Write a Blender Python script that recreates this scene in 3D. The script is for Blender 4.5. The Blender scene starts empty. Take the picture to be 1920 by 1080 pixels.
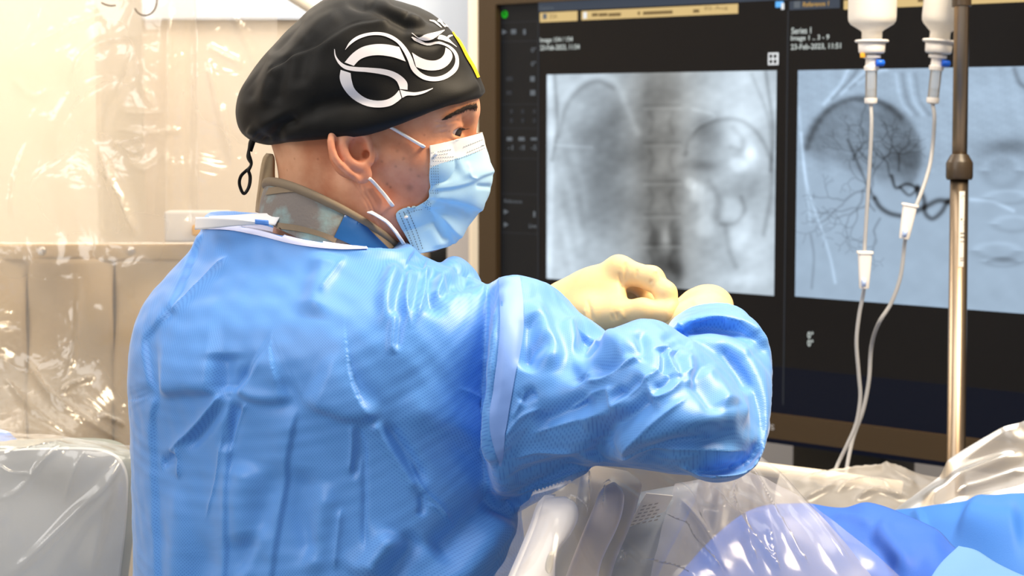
import bpy, bmesh, math, random
import numpy as np
from mathutils import Vector, Matrix
from mathutils.bvhtree import BVHTree

S = bpy.context.scene
COL = S.collection
random.seed(4)
RNG = np.random.default_rng(4)

# ------------------------------------------------------------------ camera
F = 3600.0                                   # focal length in pixels of a 1920-wide frame
PITCH = math.radians(5.16)
CAM = np.array([0.0, 0.0, 1.62])
FW = np.array([0.0, math.cos(PITCH), -math.sin(PITCH)])
UP = np.array([0.0, math.sin(PITCH), math.cos(PITCH)])
RT = np.array([1.0, 0.0, 0.0])
cd = bpy.data.cameras.new('camera')
cd.sensor_width = 36.0
cd.lens = F * 36.0 / 1920.0
cd.clip_start = 0.05
cd.dof.use_dof = True
cd.dof.focus_distance = 1.72
cd.dof.aperture_fstop = 10.0
cam = bpy.data.objects.new('camera', cd)
COL.objects.link(cam)
cam.location = CAM
cam.rotation_euler = (math.pi / 2 - PITCH, 0, 0)
S.camera = cam

# ------------------------------------------------------------------ world, lamps, exposure
S.view_settings.view_transform = 'Standard'
S.view_settings.look = 'None'
S.view_settings.gamma = 1.0
S.view_settings.use_curve_mapping = False
S.view_settings.exposure = 0.55
w = bpy.data.worlds.new('world')
S.world = w
w.use_nodes = True
w.node_tree.nodes['Background'].inputs['Color'].default_value = (0.93, 0.96, 1.0, 1)
w.node_tree.nodes['Background'].inputs['Strength'].default_value = 0.36


def area(name, loc, target, size, power, color, size_y=None):
    l = bpy.data.lights.new(name, 'AREA')
    l.energy = power
    l.color = color
    l.shape = 'RECTANGLE'
    l.size = size
    l.size_y = size_y or size
    o = bpy.data.objects.new(name, l)
    COL.objects.link(o)
    o.location = loc
    o.rotation_euler = (Vector(target) - Vector(loc)).to_track_quat('-Z', 'Y').to_euler()
    return o


area('surgical_lamp_light', (0.75, 1.75, 2.65), (0.1, 1.8, 1.3), 0.55, 30, (1.0, 0.82, 0.58))
area('ceiling_light_rear', (-1.7, 0.7, 2.6), (-0.2, 1.8, 1.2), 1.0, 15, (1.0, 0.97, 0.93))
area('ceiling_light_front', (0.5, 3.1, 2.86), (0.5, 3.1, 0), 1.2, 14, (1.0, 0.93, 0.82))
area('ceiling_light_over', (-0.35, 1.75, 2.86), (-0.3, 1.8, 1.2), 1.0, 11, (1.0, 0.98, 0.95))
area('ceiling_light_wall', (-1.35, 3.75, 2.84), (-1.3, 4.3, 1.0), 1.3, 40, (1.0, 0.89, 0.76))

# ------------------------------------------------------------------ projection helpers


def P(px, py, d):
    px = np.asarray(px, float); py = np.asarray(py, float); d = np.asarray(d, float)
    v = FW + ((px - 960) / F)[..., None] * RT - ((py - 540) / F)[..., None] * UP
    return CAM + d[..., None] * v


def Pl(pts):
    a = np.array(pts, float)
    return P(a[:, 0], a[:, 1], a[:, 2])


def proj(V):
    q = np.asarray(V) - CAM
    d = q @ FW
    return 960 + F * (q @ RT) / d, 540 - F * (q @ UP) / d, d


def catmull(pts, n):
    p = np.array(pts, float)
    if len(p) == 2:
        t = np.linspace(0, 1, n)[:, None]
        return p[0] * (1 - t) + p[1] * t
    seg = np.linalg.norm(np.diff(p, axis=0), axis=1) ** 0.5 + 1e-9
    u = np.concatenate([[0], np.cumsum(seg)])
    ext = np.vstack([2 * p[0] - p[1], p, 2 * p[-1] - p[-2]])
    s = np.linspace(0, u[-1], n)
    k = np.clip(np.searchsorted(u, s, side='right') - 1, 0, len(p) - 2)
    h = u[k + 1] - u[k]
    t = ((s - u[k]) / h)[:, None]
    hp = np.where(k > 0, u[k] - u[np.maximum(k - 1, 0)], h)[:, None]
    hn = np.where(k < len(p) - 2, u[np.minimum(k + 2, len(p) - 1)] - u[k + 1], h)[:, None]
    h = h[:, None]
    p0, p1, p2, p3 = ext[k], ext[k + 1], ext[k + 2], ext[k + 3]
    m1 = ((p1 - p0) / hp * h + (p2 - p1)) * 0.5
    m2 = ((p3 - p2) / hn * h + (p2 - p1)) * 0.5
    t2, t3 = t * t, t ** 3
    return (2 * t3 - 3 * t2 + 1) * p1 + (t3 - 2 * t2 + t) * m1 + (-2 * t3 + 3 * t2) * p2 + (t3 - t2) * m2


# ------------------------------------------------------------------ mesh helpers


def raw_mesh(name, V, faces):
    """faces: int array (n,3|4) or list of such arrays."""
    if not isinstance(faces, list):
        faces = [faces]
    faces = [np.asarray(f, np.int32) for f in faces if len(f)]
    me = bpy.data.meshes.new(name)
    V = np.asarray(V, np.float32)
    me.vertices.add(len(V))
    me.vertices.foreach_set('co', V.ravel())
    nl = sum(f.size for f in faces)
    nf = sum(len(f) for f in faces)
    me.loops.add(nl)
    me.loops.foreach_set('vertex_index', np.concatenate([f.ravel() for f in faces]))
    me.polygons.add(nf)
    tot = np.concatenate([np.full(len(f), f.shape[1], np.int32) for f in faces])
    st = np.concatenate([[0], np.cumsum(tot)[:-1]]).astype(np.int32)
    me.polygons.foreach_set('loop_start', st)
    me.polygons.foreach_set('loop_total', tot)
    me.update(calc_edges=True)
    me.validate()
    return me


def smooth(me, on=True):
    me.polygons.foreach_set('use_smooth', np.full(len(me.polygons), on))
    me.update()


def fix_normals(me):
    bm = bmesh.new(); bm.from_mesh(me)
    bmesh.ops.recalc_face_normals(bm, faces=bm.faces)
    bm.to_mesh(me); bm.free()


def link(name, me, mat=None, parent=None, sm=True):
    o = bpy.data.objects.new(name, me)
    COL.objects.link(o)
    if mat is not None:
        me.materials.clear()
        for m in (mat if isinstance(mat, (list, tuple)) else [mat]):
            me.materials.append(m)
    if sm is not None and isinstance(me, bpy.types.Mesh):
        smooth(me, sm)
    if parent is not None:
        o.parent = parent
        if parent.parent is None:
            o.matrix_parent_inverse = Matrix.Translation(-parent.location)
    return o


def tag(o, label=None, cat=None, group=None, kind=None):
    if label: o['label'] = label
    if cat: o['category'] = cat
    if group: o['group'] = group
    if kind: o['kind'] = kind
    return o


def thing(name, loc, label, cat, group=None):
    o = bpy.data.objects.new(name, None)
    COL.objects.link(o)
    o.empty_display_size = 0.05
    o.location = [float(c) for c in loc]
    return tag(o, label, cat, group)


class MB:
    """collects shapes into one mesh"""
    def __init__(s):
        s.v = []; s.f3 = []; s.f4 = []; s.n = 0

    def add(s, V, f3=None, f4=None):
        V = np.asarray(V, float).reshape(-1, 3)
        s.v.append(V)
        if f3 is not None and len(f3): s.f3.append(np.asarray(f3, int) + s.n)
        if f4 is not None and len(f4): s.f4.append(np.asarray(f4, int) + s.n)
        s.n += len(V)
        return s

    def grid(s, G, closed_u=False, closed_v=False):
        n, m = G.shape[:2]
        I = np.arange(n * m).reshape(n, m)
        if closed_u: I = np.vstack([I, I[:1]])
        if closed_v: I = np.hstack([I, I[:, :1]])
        q = np.stack([I[:-1, :-1], I[1:, :-1], I[1:, 1:], I[:-1, 1:]], -1).reshape(-1, 4)
        return s.add(G, None, q)

    def loft(s, R, caps=True):
        R = np.asarray(R, float)
        n, m = R.shape[:2]
        base = s.n
        s.grid(R, closed_v=True)
        if caps:
            for k, flip in ((0, False), (n - 1, True)):
                c = R[k].mean(0)
                s.add(c[None])
                ci = s.n - 1
                a = np.arange(m); b = (a + 1) % m
                t = np.stack([np.full(m, ci), base + k * m + a, base + k * m + b], -1)
                if flip: t = t[:, ::-1]
                s.f3.append(t)
        return s

    def tube(s, pts, r, seg=10, flat=None):
        p = np.asarray(pts, float)
        n = len(p)
        r = np.broadcast_to(np.asarray(r, float), (n,))
        T = np.gradient(p, axis=0)
        T /= np.linalg.norm(T, axis=1)[:, None] + 1e-12
        ref = np.array([0.13, 0.21, 0.97]) if abs(T[0][2]) < 0.9 else np.array([0.9, 0.35, 0.1])
        N = np.cross(T[0], ref); N /= np.linalg.norm(N)
        R = []
        a = np.linspace(0, 2 * math.pi, seg, endpoint=False)
        for i in range(n):
            N = N - T[i] * (N @ T[i]); N /= np.linalg.norm(N)
            B = np.cross(T[i], N)
            fl = 1.0 if flat is None else flat
            R.append(p[i] + r[i] * (np.cos(a)[:, None] * N + fl * np.sin(a)[:, None] * B))
        return s.loft(R)

    def box(s, c, half, ax=None, bev=0.0):
        c = np.asarray(c, float); hx, hy, hz = half
        A = np.eye(3) if ax is None else np.asarray(ax, float)
        bm = bmesh.new()
        bmesh.ops.create_cube(bm, size=2)
        for v in bm.verts:
            v.co = Vector((v.co.x * hx, v.co.y * hy, v.co.z * hz))
        if bev > 0:
            bmesh.ops.bevel(bm, geom=list(bm.edges), offset=bev, segments=3, profile=0.5, affect='EDGES')
        bmesh.ops.triangulate(bm, faces=list(bm.faces))
        bm.verts.index_update()
        V = np.array([v.co[:] for v in bm.verts]) @ A + c
        f = [[v.index for v in q.verts] for q in bm.faces]
        bm.free()
        return s.add(V, f)

    def lathe(s, prof, base, axis=(0, 0, 1), seg=32):
        ax = np.asarray(axis, float); ax /= np.linalg.norm(ax)
        r0 = np.cross(ax, [0.0, 1.0, 0.0] if abs(ax[1]) < 0.9 else [1.0, 0, 0]); r0 /= np.linalg.norm(r0)
        r1 = np.cross(ax, r0)
        a = np.linspace(0, 2 * math.pi, seg, endpoint=False)
        R = [np.asarray(base) + ax * z + r * (np.cos(a)[:, None] * r0 + np.sin(a)[:, None] * r1) for r, z in prof]
        return s.loft(R)

    def mesh(s, name):
        V = np.vstack(s.v)
        fs = []
        if s.f3: fs.append(np.vstack(s.f3))
        if s.f4: fs.append(np.vstack(s.f4))
        me = raw_mesh(name, V, fs)
        return me

    def build(s, name, mat, parent=None, sm=True, fix=True):
        me = s.mesh(name)
        if fix: fix_normals(me)
        if sm == 'auto':
            o = link(name, me, mat, parent, True)
            me.set_sharp_from_angle(angle=math.radians(35))
            return o
        return link(name, me, mat, parent, sm)


def get_co(me):
    a = np.empty(len(me.vertices) * 3, np.float32)
    me.vertices.foreach_get('co', a)
    return a.reshape(-1, 3).astype(float)


def get_no(me):
    a = np.empty(len(me.vertices) * 3, np.float32)
    me.vertices.foreach_get('normal', a)
    return a.reshape(-1, 3).astype(float)


def set_co(me, V):
    me.vertices.foreach_set('co', np.asarray(V, np.float32).ravel())
    me.update()


def voxel(me, size, iters=6, factor=0.5):
    o = bpy.data.objects.new('tmp', me)
    COL.objects.link(o)
    m = o.modifiers.new('r', 'REMESH'); m.mode = 'VOXEL'; m.voxel_size = size; m.use_smooth_shade = True
    if iters:
        q = o.modifiers.new('s', 'SMOOTH'); q.iterations = iters; q.factor = factor
    dg = bpy.context.evaluated_depsgraph_get()
    out = bpy.data.meshes.new_from_object(o.evaluated_get(dg))
    bpy.data.objects.remove(o)
    return out


def bvh_of(me):
    me.calc_loop_triangles()
    t = np.empty(len(me.loop_triangles) * 3, np.int32)
    me.loop_triangles.foreach_get('vertices', t)
    return BVHTree.FromPolygons(get_co(me).tolist(), t.reshape(-1, 3).tolist(), all_triangles=True)


def wob(p, scale, seed, oct=2):
    r = np.random.default_rng(seed)
    out = 0
    for o in range(oct):
        for _ in range(5):
            k = r.normal(size=3) / scale * (1.9 ** o)
            out = out + np.sin(np.asarray(p) @ k * 2.2 + r.uniform(0, 6.3)) / 5 / (1.8 ** o)
    return out


# ------------------------------------------------------------------ folds: real relief along traced creases


def polydist(x, y, pl):
    best = np.full(x.shape, 1e9); sg = np.zeros(x.shape); al = np.zeros(x.shape)
    L = np.linalg.norm(np.diff(pl, axis=0), axis=1); tot = L.sum(); acc = 0
    for (ax, ay), (bx, by), l in zip(pl[:-1], pl[1:], L):
        dx, dy = (bx - ax) / l, (by - ay) / l
        t = np.clip((x - ax) * dx + (y - ay) * dy, 0, l)
        ex, ey = x - ax - t * dx, y - ay - t * dy
        dd = np.hypot(ex, ey)
        m = dd < best
        best = np.where(m, dd, best)
        sg = np.where(m, np.sign(dx * (y - ay) - dy * (x - ax)), sg)
        al = np.where(m, (acc + t) / tot, al)
        acc += l
    return best, sg, al


def fold_disp(V, N, folds, gate=True, dz=None):
    """relief height (metres) at the vertices; folds: (kind, width_px, height_mm, points[, taper0, taper1])
    r rounded ridge, c sharp crease, v valley, e flap edge standing proud on the right-hand side of the traced line."""
    x, y, d = proj(V)
    H = np.zeros(len(V))
    for f in folds:
        kind, wd, h, pts = f[:4]
        t0, t1 = (f[4], f[5]) if len(f) > 5 else (0.22, 0.22)
        pl = np.array(pts, float)
        if len(pl) > 2: pl = catmull(pl, max(10, len(pl) * 5))
        m4 = wd * 4
        sel = (x > pl[:, 0].min() - m4) & (x < pl[:, 0].max() + m4) & (y > pl[:, 1].min() - m4) & (y < pl[:, 1].max() + m4)
        if dz is not None and len(f) > 6:
            sel &= (d > f[6]) & (d < f[7])
        idx = np.nonzero(sel)[0]
        if not len(idx): continue
        dd, sg, al = polydist(x[idx], y[idx], pl)
        tp = np.clip(al / max(t0, 1e-3), 0, 1) * np.clip((1 - al) / max(t1, 1e-3), 0, 1)
        tp = tp * tp * (3 - 2 * tp)
        s = dd / wd
        if kind == 'r': q = np.exp(-s * s)
        elif kind == 'v': q = -np.exp(-s * s)
        elif kind == 'c': q = np.exp(-1.7 * s)
        elif kind == 'e':
            ss = sg * dd / wd
            q = 1 / (1 + np.exp(-np.clip(ss * wd / 1.6, -40, 40))) * np.exp(-np.maximum(ss, 0) ** 2 * 0.9)
        elif kind == 'L':                     # ledge: proud above, tucked sharply under
            ss = -sg * dd / wd
            q = 1 / (1 + np.exp(-np.clip(ss * 16, -40, 40))) * np.exp(-np.maximum(ss, 0) ** 2 * 0.7)
        elif kind == 'E':                     # proud on the left-hand side, broad soft edge
            ss = -sg * dd / wd
            q = 1 / (1 + np.exp(-np.clip(ss * 6, -40, 40))) * np.exp(-np.maximum(ss, 0) ** 2 * 0.9)
        H[idx] += h * 0.001 * q * tp
    if gate:
        vd = CAM - V
        vd /= np.linalg.norm(vd, axis=1)[:, None]
        g = np.clip(((N * vd).sum(1) - 0.02) / 0.25, 0, 1)
        H *= g
    return H


# ------------------------------------------------------------------ decals: thin pieces laid on a surface


def on_surface(bvh, px, py, off=0.0006, dguess=1.8):
    o = Vector(CAM)
    q = P(px, py, 1.0) - CAM
    d = Vector(q).normalized()
    loc, no, i, dist = bvh.ray_cast(o, d)
    if loc is None:
        loc, no, i, dist = bvh.find_nearest(Vector(P(px, py, dguess)))
    if no.dot(d) > 0: no = -no
    return np.array(loc + no * off)


def ribbon(mb, bvh, A, B, n=40, m=5, off=0.0006, thick=0.0004, dguess=1.8):
    a, b = catmull(A, n), catmull(B, n)
    G = np.zeros((n, m, 3))
    for i in range(n):
        for j in range(m):
            t = j / (m - 1)
            q = a[i] * (1 - t) + b[i] * t
            G[i, j] = on_surface(bvh, q[0], q[1], off, dguess)
    mb.grid(G)
    return G


# ------------------------------------------------------------------ signed-distance modelling


def sd_ell(p, c, r, R=None):
    q = p - np.asarray(c)
    if R is not None: q = q @ R
    r = np.asarray(r, float)
    k0 = np.linalg.norm(q / r, axis=1)
    k1 = np.linalg.norm(q / (r * r), axis=1) + 1e-9
    return k0 * (k0 - 1) / k1


def sd_cap(p, a, b, ra, rb):
    a = np.asarray(a, float); b = np.asarray(b, float)
    ab = b - a
    t = np.clip(((p - a) @ ab) / (ab @ ab + 1e-12), 0, 1)
    return np.linalg.norm(p - a - t[:, None] * ab, axis=1) - (ra + (rb - ra) * t)


def smin(a, b, k):
    h = np.maximum(k - np.abs(a - b), 0) / k
    return np.minimum(a, b) - h * h * k * 0.25


def smax(a, b, k):
    return -smin(-a, -b, k)


def sdf_mesh(name, fn, lo, hi, h):
    lo = np.asarray(lo, float); hi = np.asarray(hi, float)
    nc = np.ceil((hi - lo) / (4 * h)).astype(int)
    ax = [lo[k] + (np.arange(nc[k]) * 4 + 2) * h for k in range(3)]
    X = np.stack(np.meshgrid(*ax, indexing='ij'), -1).reshape(-1, 3)
    Fc = fn(X).reshape(nc)
    act = np.abs(Fc) < 4 * h * 2.0
    Fg = Fc.repeat(4, 0).repeat(4, 1).repeat(4, 2)
    M = act.repeat(4, 0).repeat(4, 1).repeat(4, 2)
    I = np.argwhere(M)
    for s in range(0, len(I), 400000):
        J = I[s:s + 400000]
        Fg[J[:, 0], J[:, 1], J[:, 2]] = fn(lo + (J + 0.5) * h)
    n = np.array(Fg.shape)
    ins = Fg < 0
    c8 = [(a, b, c) for a in (0, 1) for b in (0, 1) for c in (0, 1)]
    cnt = sum(ins[a:n[0] - 1 + a, b:n[1] - 1 + b, c:n[2] - 1 + c].astype(np.int8) for a, b, c in c8)
    cell = (cnt > 0) & (cnt < 8)
    C = np.argwhere(cell)
    idx = np.full(cell.shape, -1, np.int64)
    idx[C[:, 0], C[:, 1], C[:, 2]] = np.arange(len(C))
    val = {k: Fg[C[:, 0] + k[0], C[:, 1] + k[1], C[:, 2] + k[2]] for k in c8}
    acc = np.zeros((len(C), 3)); num = np.zeros(len(C))
    for k in c8:
        for a in range(3):
            if k[a] == 0:
                k2 = list(k); k2[a] = 1; k2 = tuple(k2)
                v0, v1 = val[k], val[k2]
                cr = (v0 < 0) != (v1 < 0)
                t = np.where(cr, v0 / np.where(cr, v0 - v1, 1), 0)
                pt = np.tile(np.array(k, float), (len(C), 1)); pt[:, a] = t
                acc += pt * cr[:, None]; num += cr
    V = lo + (C + 0.5 + acc / num[:, None]) * h
    faces = []
    for a in range(3):
        b, c = (a + 1) % 3, (a + 2) % 3
        sl0 = [slice(None)] * 3; sl1 = [slice(None)] * 3
        sl0[a] = slice(0, -1); sl1[a] = slice(1, None)
        A0, A1 = ins[tuple(sl0)], ins[tuple(sl1)]
        E = np.argwhere(A0 != A1)
        E = E[(E[:, b] > 0) & (E[:, c] > 0) & (E[:, b] < n[b] - 1) & (E[:, c] < n[c] - 1)]
        fl = A0[E[:, 0], E[:, 1], E[:, 2]]
        def g(db, dc):
            Q = E.copy(); Q[:, b] -= db; Q[:, c] -= dc
            return idx[Q[:, 0], Q[:, 1], Q[:, 2]]
        q = np.stack([g(1, 1), g(0, 1), g(0, 0), g(1, 0)], -1)
        q[~fl] = q[~fl][:, ::-1]
        faces.append(q[(q >= 0).all(1)])
    return raw_mesh(name, V, np.vstack(faces))


# ------------------------------------------------------------------ materials


def srgb(r, g, b):
    return tuple(((c / 255 / 12.92) if c / 255 <= 0.04045 else ((c / 255 + 0.055) / 1.055) ** 2.4) for c in (r, g, b)) + (1.0,)


def mat(name, col, rough=0.5, spec=0.4, metal=0.0, noise=None, bump=None, emit=None, sss=None, trans=None, sheen=None, coat=None):
    """noise: (scale, second colour, contrast); bump: (scale, strength, distance)"""
    m = bpy.data.materials.new(name)
    m.use_nodes = True
    nt = m.node_tree
    b = nt.nodes['Principled BSDF']
    b.inputs['Base Color'].default_value = col
    b.inputs['Roughness'].default_value = rough
    b.inputs['Specular IOR Level'].default_value = spec
    b.inputs['Metallic'].default_value = metal
    tc = nt.nodes.new('ShaderNodeTexCoord')
    if noise:
        n = nt.nodes.new('ShaderNodeTexNoise')
        n.inputs['Scale'].default_value = noise[0]
        n.inputs['Detail'].default_value = 5
        nt.links.new(tc.outputs['Object'], n.inputs['Vector'])
        r = nt.nodes.new('ShaderNodeValToRGB')
        c = noise[2] if len(noise) > 2 else 0.15
        r.color_ramp.elements[0].position = 0.5 - c
        r.color_ramp.elements[1].position = 0.5 + c
        r.color_ramp.elements[0].color = col
        r.color_ramp.elements[1].color = noise[1]
        nt.links.new(n.outputs['Fac'], r.inputs['Fac'])
        nt.links.new(r.outputs['Color'], b.inputs['Base Color'])
    if bump:
        n2 = nt.nodes.new('ShaderNodeTexNoise')
        n2.inputs['Scale'].default_value = bump[0]
        n2.inputs['Detail'].default_value = 4
        nt.links.new(tc.outputs['Object'], n2.inputs['Vector'])
        bp = nt.nodes.new('ShaderNodeBump')
        bp.inputs['Strength'].default_value = bump[1]
        bp.inputs['Distance'].default_value = bump[2]
        nt.links.new(n2.outputs['Fac'], bp.inputs['Height'])
        nt.links.new(bp.outputs['Normal'], b.inputs['Normal'])
    if emit:
        b.inputs['Emission Color'].default_value = emit[0]
        b.inputs['Emission Strength'].default_value = emit[1]
    if sss:
        b.inputs['Subsurface Weight'].default_value = sss[0]
        b.inputs['Subsurface Radius'].default_value = sss[1]
        b.inputs['Subsurface Scale'].default_value = sss[2]
    if trans:
        b.inputs['Transmission Weight'].default_value = trans[0]
        b.inputs['IOR'].default_value = trans[1]
    if sheen:
        b.inputs['Sheen Weight'].default_value = sheen
    if coat:
        b.inputs['Coat Weight'].default_value = coat
        b.inputs['Coat Roughness'].default_value = 0.1
    return m


def film_mat(name, milk, col, rough=0.16, bump=(14, 0.6, 0.01), gloss=1.0, patch=0.0):
    """thin clear polythene: mostly see-through, milky scatter and glints"""
    m = bpy.data.materials.new(name)
    m.use_nodes = True
    nt = m.node_tree
    nt.nodes.remove(nt.nodes['Principled BSDF'])
    out = nt.nodes['Material Output']
    N = nt.nodes.new
    tr = N('ShaderNodeBsdfTransparent'); tr.inputs['Color'].default_value = (0.985, 0.98, 0.97, 1)
    di = N('ShaderNodeBsdfDiffuse'); di.inputs['Color'].default_value = col
    tl = N('ShaderNodeBsdfTranslucent'); tl.inputs['Color'].default_value = col
    gl = N('ShaderNodeBsdfGlossy'); gl.inputs['Roughness'].default_value = rough
    gl.inputs['Color'].default_value = (1, 1, 1, 1)
    tc = N('ShaderNodeTexCoord')
    n = N('ShaderNodeTexNoise'); n.inputs['Scale'].default_value = bump[0]; n.inputs['Detail'].default_value = 3
    n.inputs['Distortion'].default_value = 0.8
    nt.links.new(tc.outputs['Object'], n.inputs['Vector'])
    bp = N('ShaderNodeBump'); bp.inputs['Strength'].default_value = bump[1]; bp.inputs['Distance'].default_value = bump[2]
    nt.links.new(n.outputs['Fac'], bp.inputs['Height'])
    nt.links.new(bp.outputs['Normal'], gl.inputs['Normal'])
    m1 = N('ShaderNodeMixShader'); m1.inputs[0].default_value = 0.5
    nt.links.new(di.outputs[0], m1.inputs[1]); nt.links.new(tl.outputs[0], m1.inputs[2])
    m2 = N('ShaderNodeMixShader'); m2.inputs[0].default_value = milk
    nt.links.new(tr.outputs[0], m2.inputs[1]); nt.links.new(m1.outputs[0], m2.inputs[2])
    fr = N('ShaderNodeFresnel'); fr.inputs['IOR'].default_value = 1.45
    nt.links.new(bp.outputs['Normal'], fr.inputs['Normal'])
    mu = N('ShaderNodeMath'); mu.operation = 'MULTIPLY'; mu.inputs[1].default_value = gloss; mu.use_clamp = True
    nt.links.new(fr.outputs[0], mu.inputs[0])
    m3 = N('ShaderNodeMixShader')
    nt.links.new(mu.outputs[0], m3.inputs[0])
    nt.links.new(m2.outputs[0], m3.inputs[1]); nt.links.new(gl.outputs[0], m3.inputs[2])
    nt.links.new(m3.outputs[0], out.inputs['Surface'])
    if patch:
        pn = N('ShaderNodeTexNoise'); pn.inputs['Scale'].default_value = 5.0; pn.inputs['Detail'].default_value = 2
        nt.links.new(tc.outputs['Object'], pn.inputs['Vector'])
        mr = N('ShaderNodeMapRange'); mr.inputs[1].default_value = 0.35; mr.inputs[2].default_value = 0.65
        mr.inputs[3].default_value = max(milk - patch, 0); mr.inputs[4].default_value = milk + patch
        nt.links.new(pn.outputs['Fac'], mr.inputs[0])
        nt.links.new(mr.outputs[0], m2.inputs[0])
    return m


def emit_attr(name, attr, strength):
    m = bpy.data.materials.new(name)
    m.use_nodes = True
    nt = m.node_tree
    b = nt.nodes['Principled BSDF']
    a = nt.nodes.new('ShaderNodeAttribute'); a.attribute_name = attr
    b.inputs['Base Color'].default_value = (0.004, 0.004, 0.005, 1)
    b.inputs['Specular IOR Level'].default_value = 0.12
    b.inputs['Roughness'].default_value = 0.35
    b.inputs['Emission Strength'].default_value = strength
    nt.links.new(a.outputs['Color'], b.inputs['Emission Color'])
    return m
# ================================================================== SETTING
M = {}
M['wall'] = mat('painted_wall', srgb(226, 214, 198), 0.7, 0.2, noise=(2.5, srgb(220, 207, 190), 0.3))
M['wall_grey'] = mat('grey_wall', srgb(196, 192, 192), 0.7, 0.2, noise=(3, srgb(188, 184, 184), 0.3))
M['pale_blue'] = mat('pale_blue_panel', srgb(214, 226, 244), 0.5, 0.3)
M['floor'] = mat('vinyl_floor', srgb(120, 130, 138), 0.35, 0.4, noise=(30, srgb(108, 118, 128), 0.2))
M['white_paint'] = mat('white_enamel', srgb(240, 234, 224), 0.35, 0.45)
M['cream'] = mat('cream_laminate', srgb(246, 232, 208), 0.45, 0.3)
M['ceiling'] = mat('ceiling_tile', srgb(235, 235, 232), 0.8, 0.1)
M['black'] = mat('black_plastic', srgb(22, 21, 20), 0.45, 0.4)
M['steel'] = mat('brushed_steel', srgb(205, 196, 186), 0.22, 0.5, metal=1.0, bump=(220, 0.05, 0.001))
M['chrome'] = mat('polished_steel', srgb(160, 142, 122), 0.33, 0.5, metal=1.0)
M['white_plastic'] = mat('white_plastic', srgb(238, 233, 228), 0.35, 0.45)
M['blue_plastic'] = mat('blue_plastic', srgb(20, 100, 225), 0.35, 0.4)
M['yellow_plastic'] = mat('yellow_plastic', srgb(235, 170, 50), 0.4, 0.4)


def slab(name, lo, hi, m, kind='structure', bev=0.0):
    lo = np.array(lo, float); hi = np.array(hi, float)
    o = MB().box((lo + hi) / 2, (hi - lo) / 2, bev=bev).build(name, m, None, 'auto' if bev else False)
    return tag(o, kind=kind)


slab('floor', (-2.9, -0.9, -0.05), (2.7, 4.75, 0), M['floor'])
slab('wall_back', (-2.9, 4.6, 0), (2.7, 4.7, 2.95), M['wall'])
slab('wall_left', (-2.9, -0.9, 0), (-2.8, 4.6, 2.95), M['wall'])
slab('wall_right', (2.6, -0.9, 0), (2.7, 4.6, 2.95), M['wall_grey'])
slab('ceiling', (-2.9, -0.9, 2.95), (2.7, 4.7, 3.0), M['ceiling'])
# pale blue upper wall boarding, with narrow joints
a = P(340, 36, 4.55); b = P(905, -220, 4.55)
zt = P(600, 36, 4.55)[2]
slab('trim_2', (-0.98, 4.57, zt), (-0.14, 4.6, 2.9), M['pale_blue'])
for k, xx in enumerate((848,)):
    x0 = P(xx, 0, 4.55)[0]
    slab('trim_3', (x0 - 0.004, 4.56, zt), (x0 + 0.004, 4.572, 2.9), M['white_paint'])
# the upright post beside the display
pl_, pr_ = P(880, 300, 4.0), P(904, 300, 4.0)
slab('trim_1', (pl_[0], 3.98, 0), (pr_[0] + 0.05, 4.08, 2.95), M['cream'], bev=0.006)
gl_, gr_ = P(838, 470, 4.2), P(885, 470, 4.2)
zs = P(860, 265, 4.2)[2]
slab('trim_4', (gl_[0], 4.2, 0), (gr_[0] + 0.03, 4.26, zs), M['wall_grey'], bev=0.003)
slab('trim_5', (P(735, 100, 4.2)[0], 4.2, zs + 0.004), (gr_[0] + 0.03, 4.26, 2.9), M['pale_blue'], bev=0.003)

# small black wall box behind the mask
t = thing('wall_box', P(824, 500, 4.35), 'small black box on the wall between the mask and the cream post', 'box')
c = P(824, 478, 4.35)
MB().box(c, (0.022, 0.03, 0.024), bev=0.004).build('body', M['black'], t, 'auto')
MB().box(c + [-0.03, 0.012, 0.0], (0.008, 0.012, 0.02), bev=0.003).build('mounting_plate', mat('tan_plate', srgb(176, 152, 128), 0.5), t, 'auto')

# ------------------------------------------------------------------ cream cabinet behind the shield
x0 = P(-420, 300, 3.7)[0]; x1 = P(186, 300, 3.7)[0]
zt = 2.15
t = thing('storage_cabinet', ((x0 + x1) / 2, 3.9, 0), 'tall cream cabinet glowing through the clear film at far left', 'cabinet')
MB().box(((x0 + x1) / 2, 3.95, zt / 2), ((x1 - x0) / 2, 0.22, zt / 2), bev=0.006).build('body', M['cream'], t, 'auto')
for s in (0, 1):
    xa = x0 + (x1 - x0) * 0.5 * s
    MB().box((xa + (x1 - x0) * 0.25, 3.722, zt / 2 + 0.04), ((x1 - x0) * 0.25 - 0.004, 0.009, zt / 2 - 0.06), bev=0.003).build('door', M['cream'], t, 'auto')

# ------------------------------------------------------------------ hanging radiation shield
DS = 2.66
t = thing('radiation_shield', P(180, 470, DS), 'clear hanging radiation shield with a screwed metal strip over tan lead flaps', 'shield')
M['acrylic'] = film_mat('acrylic_pane', 0.10, srgb(255, 240, 218), 0.05, (2, 0.1, 0.01), 0.5)
xl, xr = P(-120, 400, DS)[0], P(372, 400, DS)[0]
z1, z0 = P(0, -260, DS)[2], P(0, 457, DS)[2]
MB().box(((xl + xr) / 2, DS, (z0 + z1) / 2), ((xr - xl) / 2, 0.006, (z1 - z0) / 2), bev=0.003).build('pane', M['acrylic'], t, 'auto')
A, B = P(-130, 471, DS - 0.012), P(385, 473, DS - 0.012)
hz = 15 / F * DS
M['tan_metal'] = mat('warm_aluminium', srgb(206, 174, 128), 0.36, 0.5, metal=0.5, bump=(90, 0.08, 0.002))
st = MB().box((A + B) / 2, ((B[0] - A[0]) / 2, 0.006, hz), bev=0.0025).build('clamp_strip', M['tan_metal'], t, 'auto')
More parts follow.
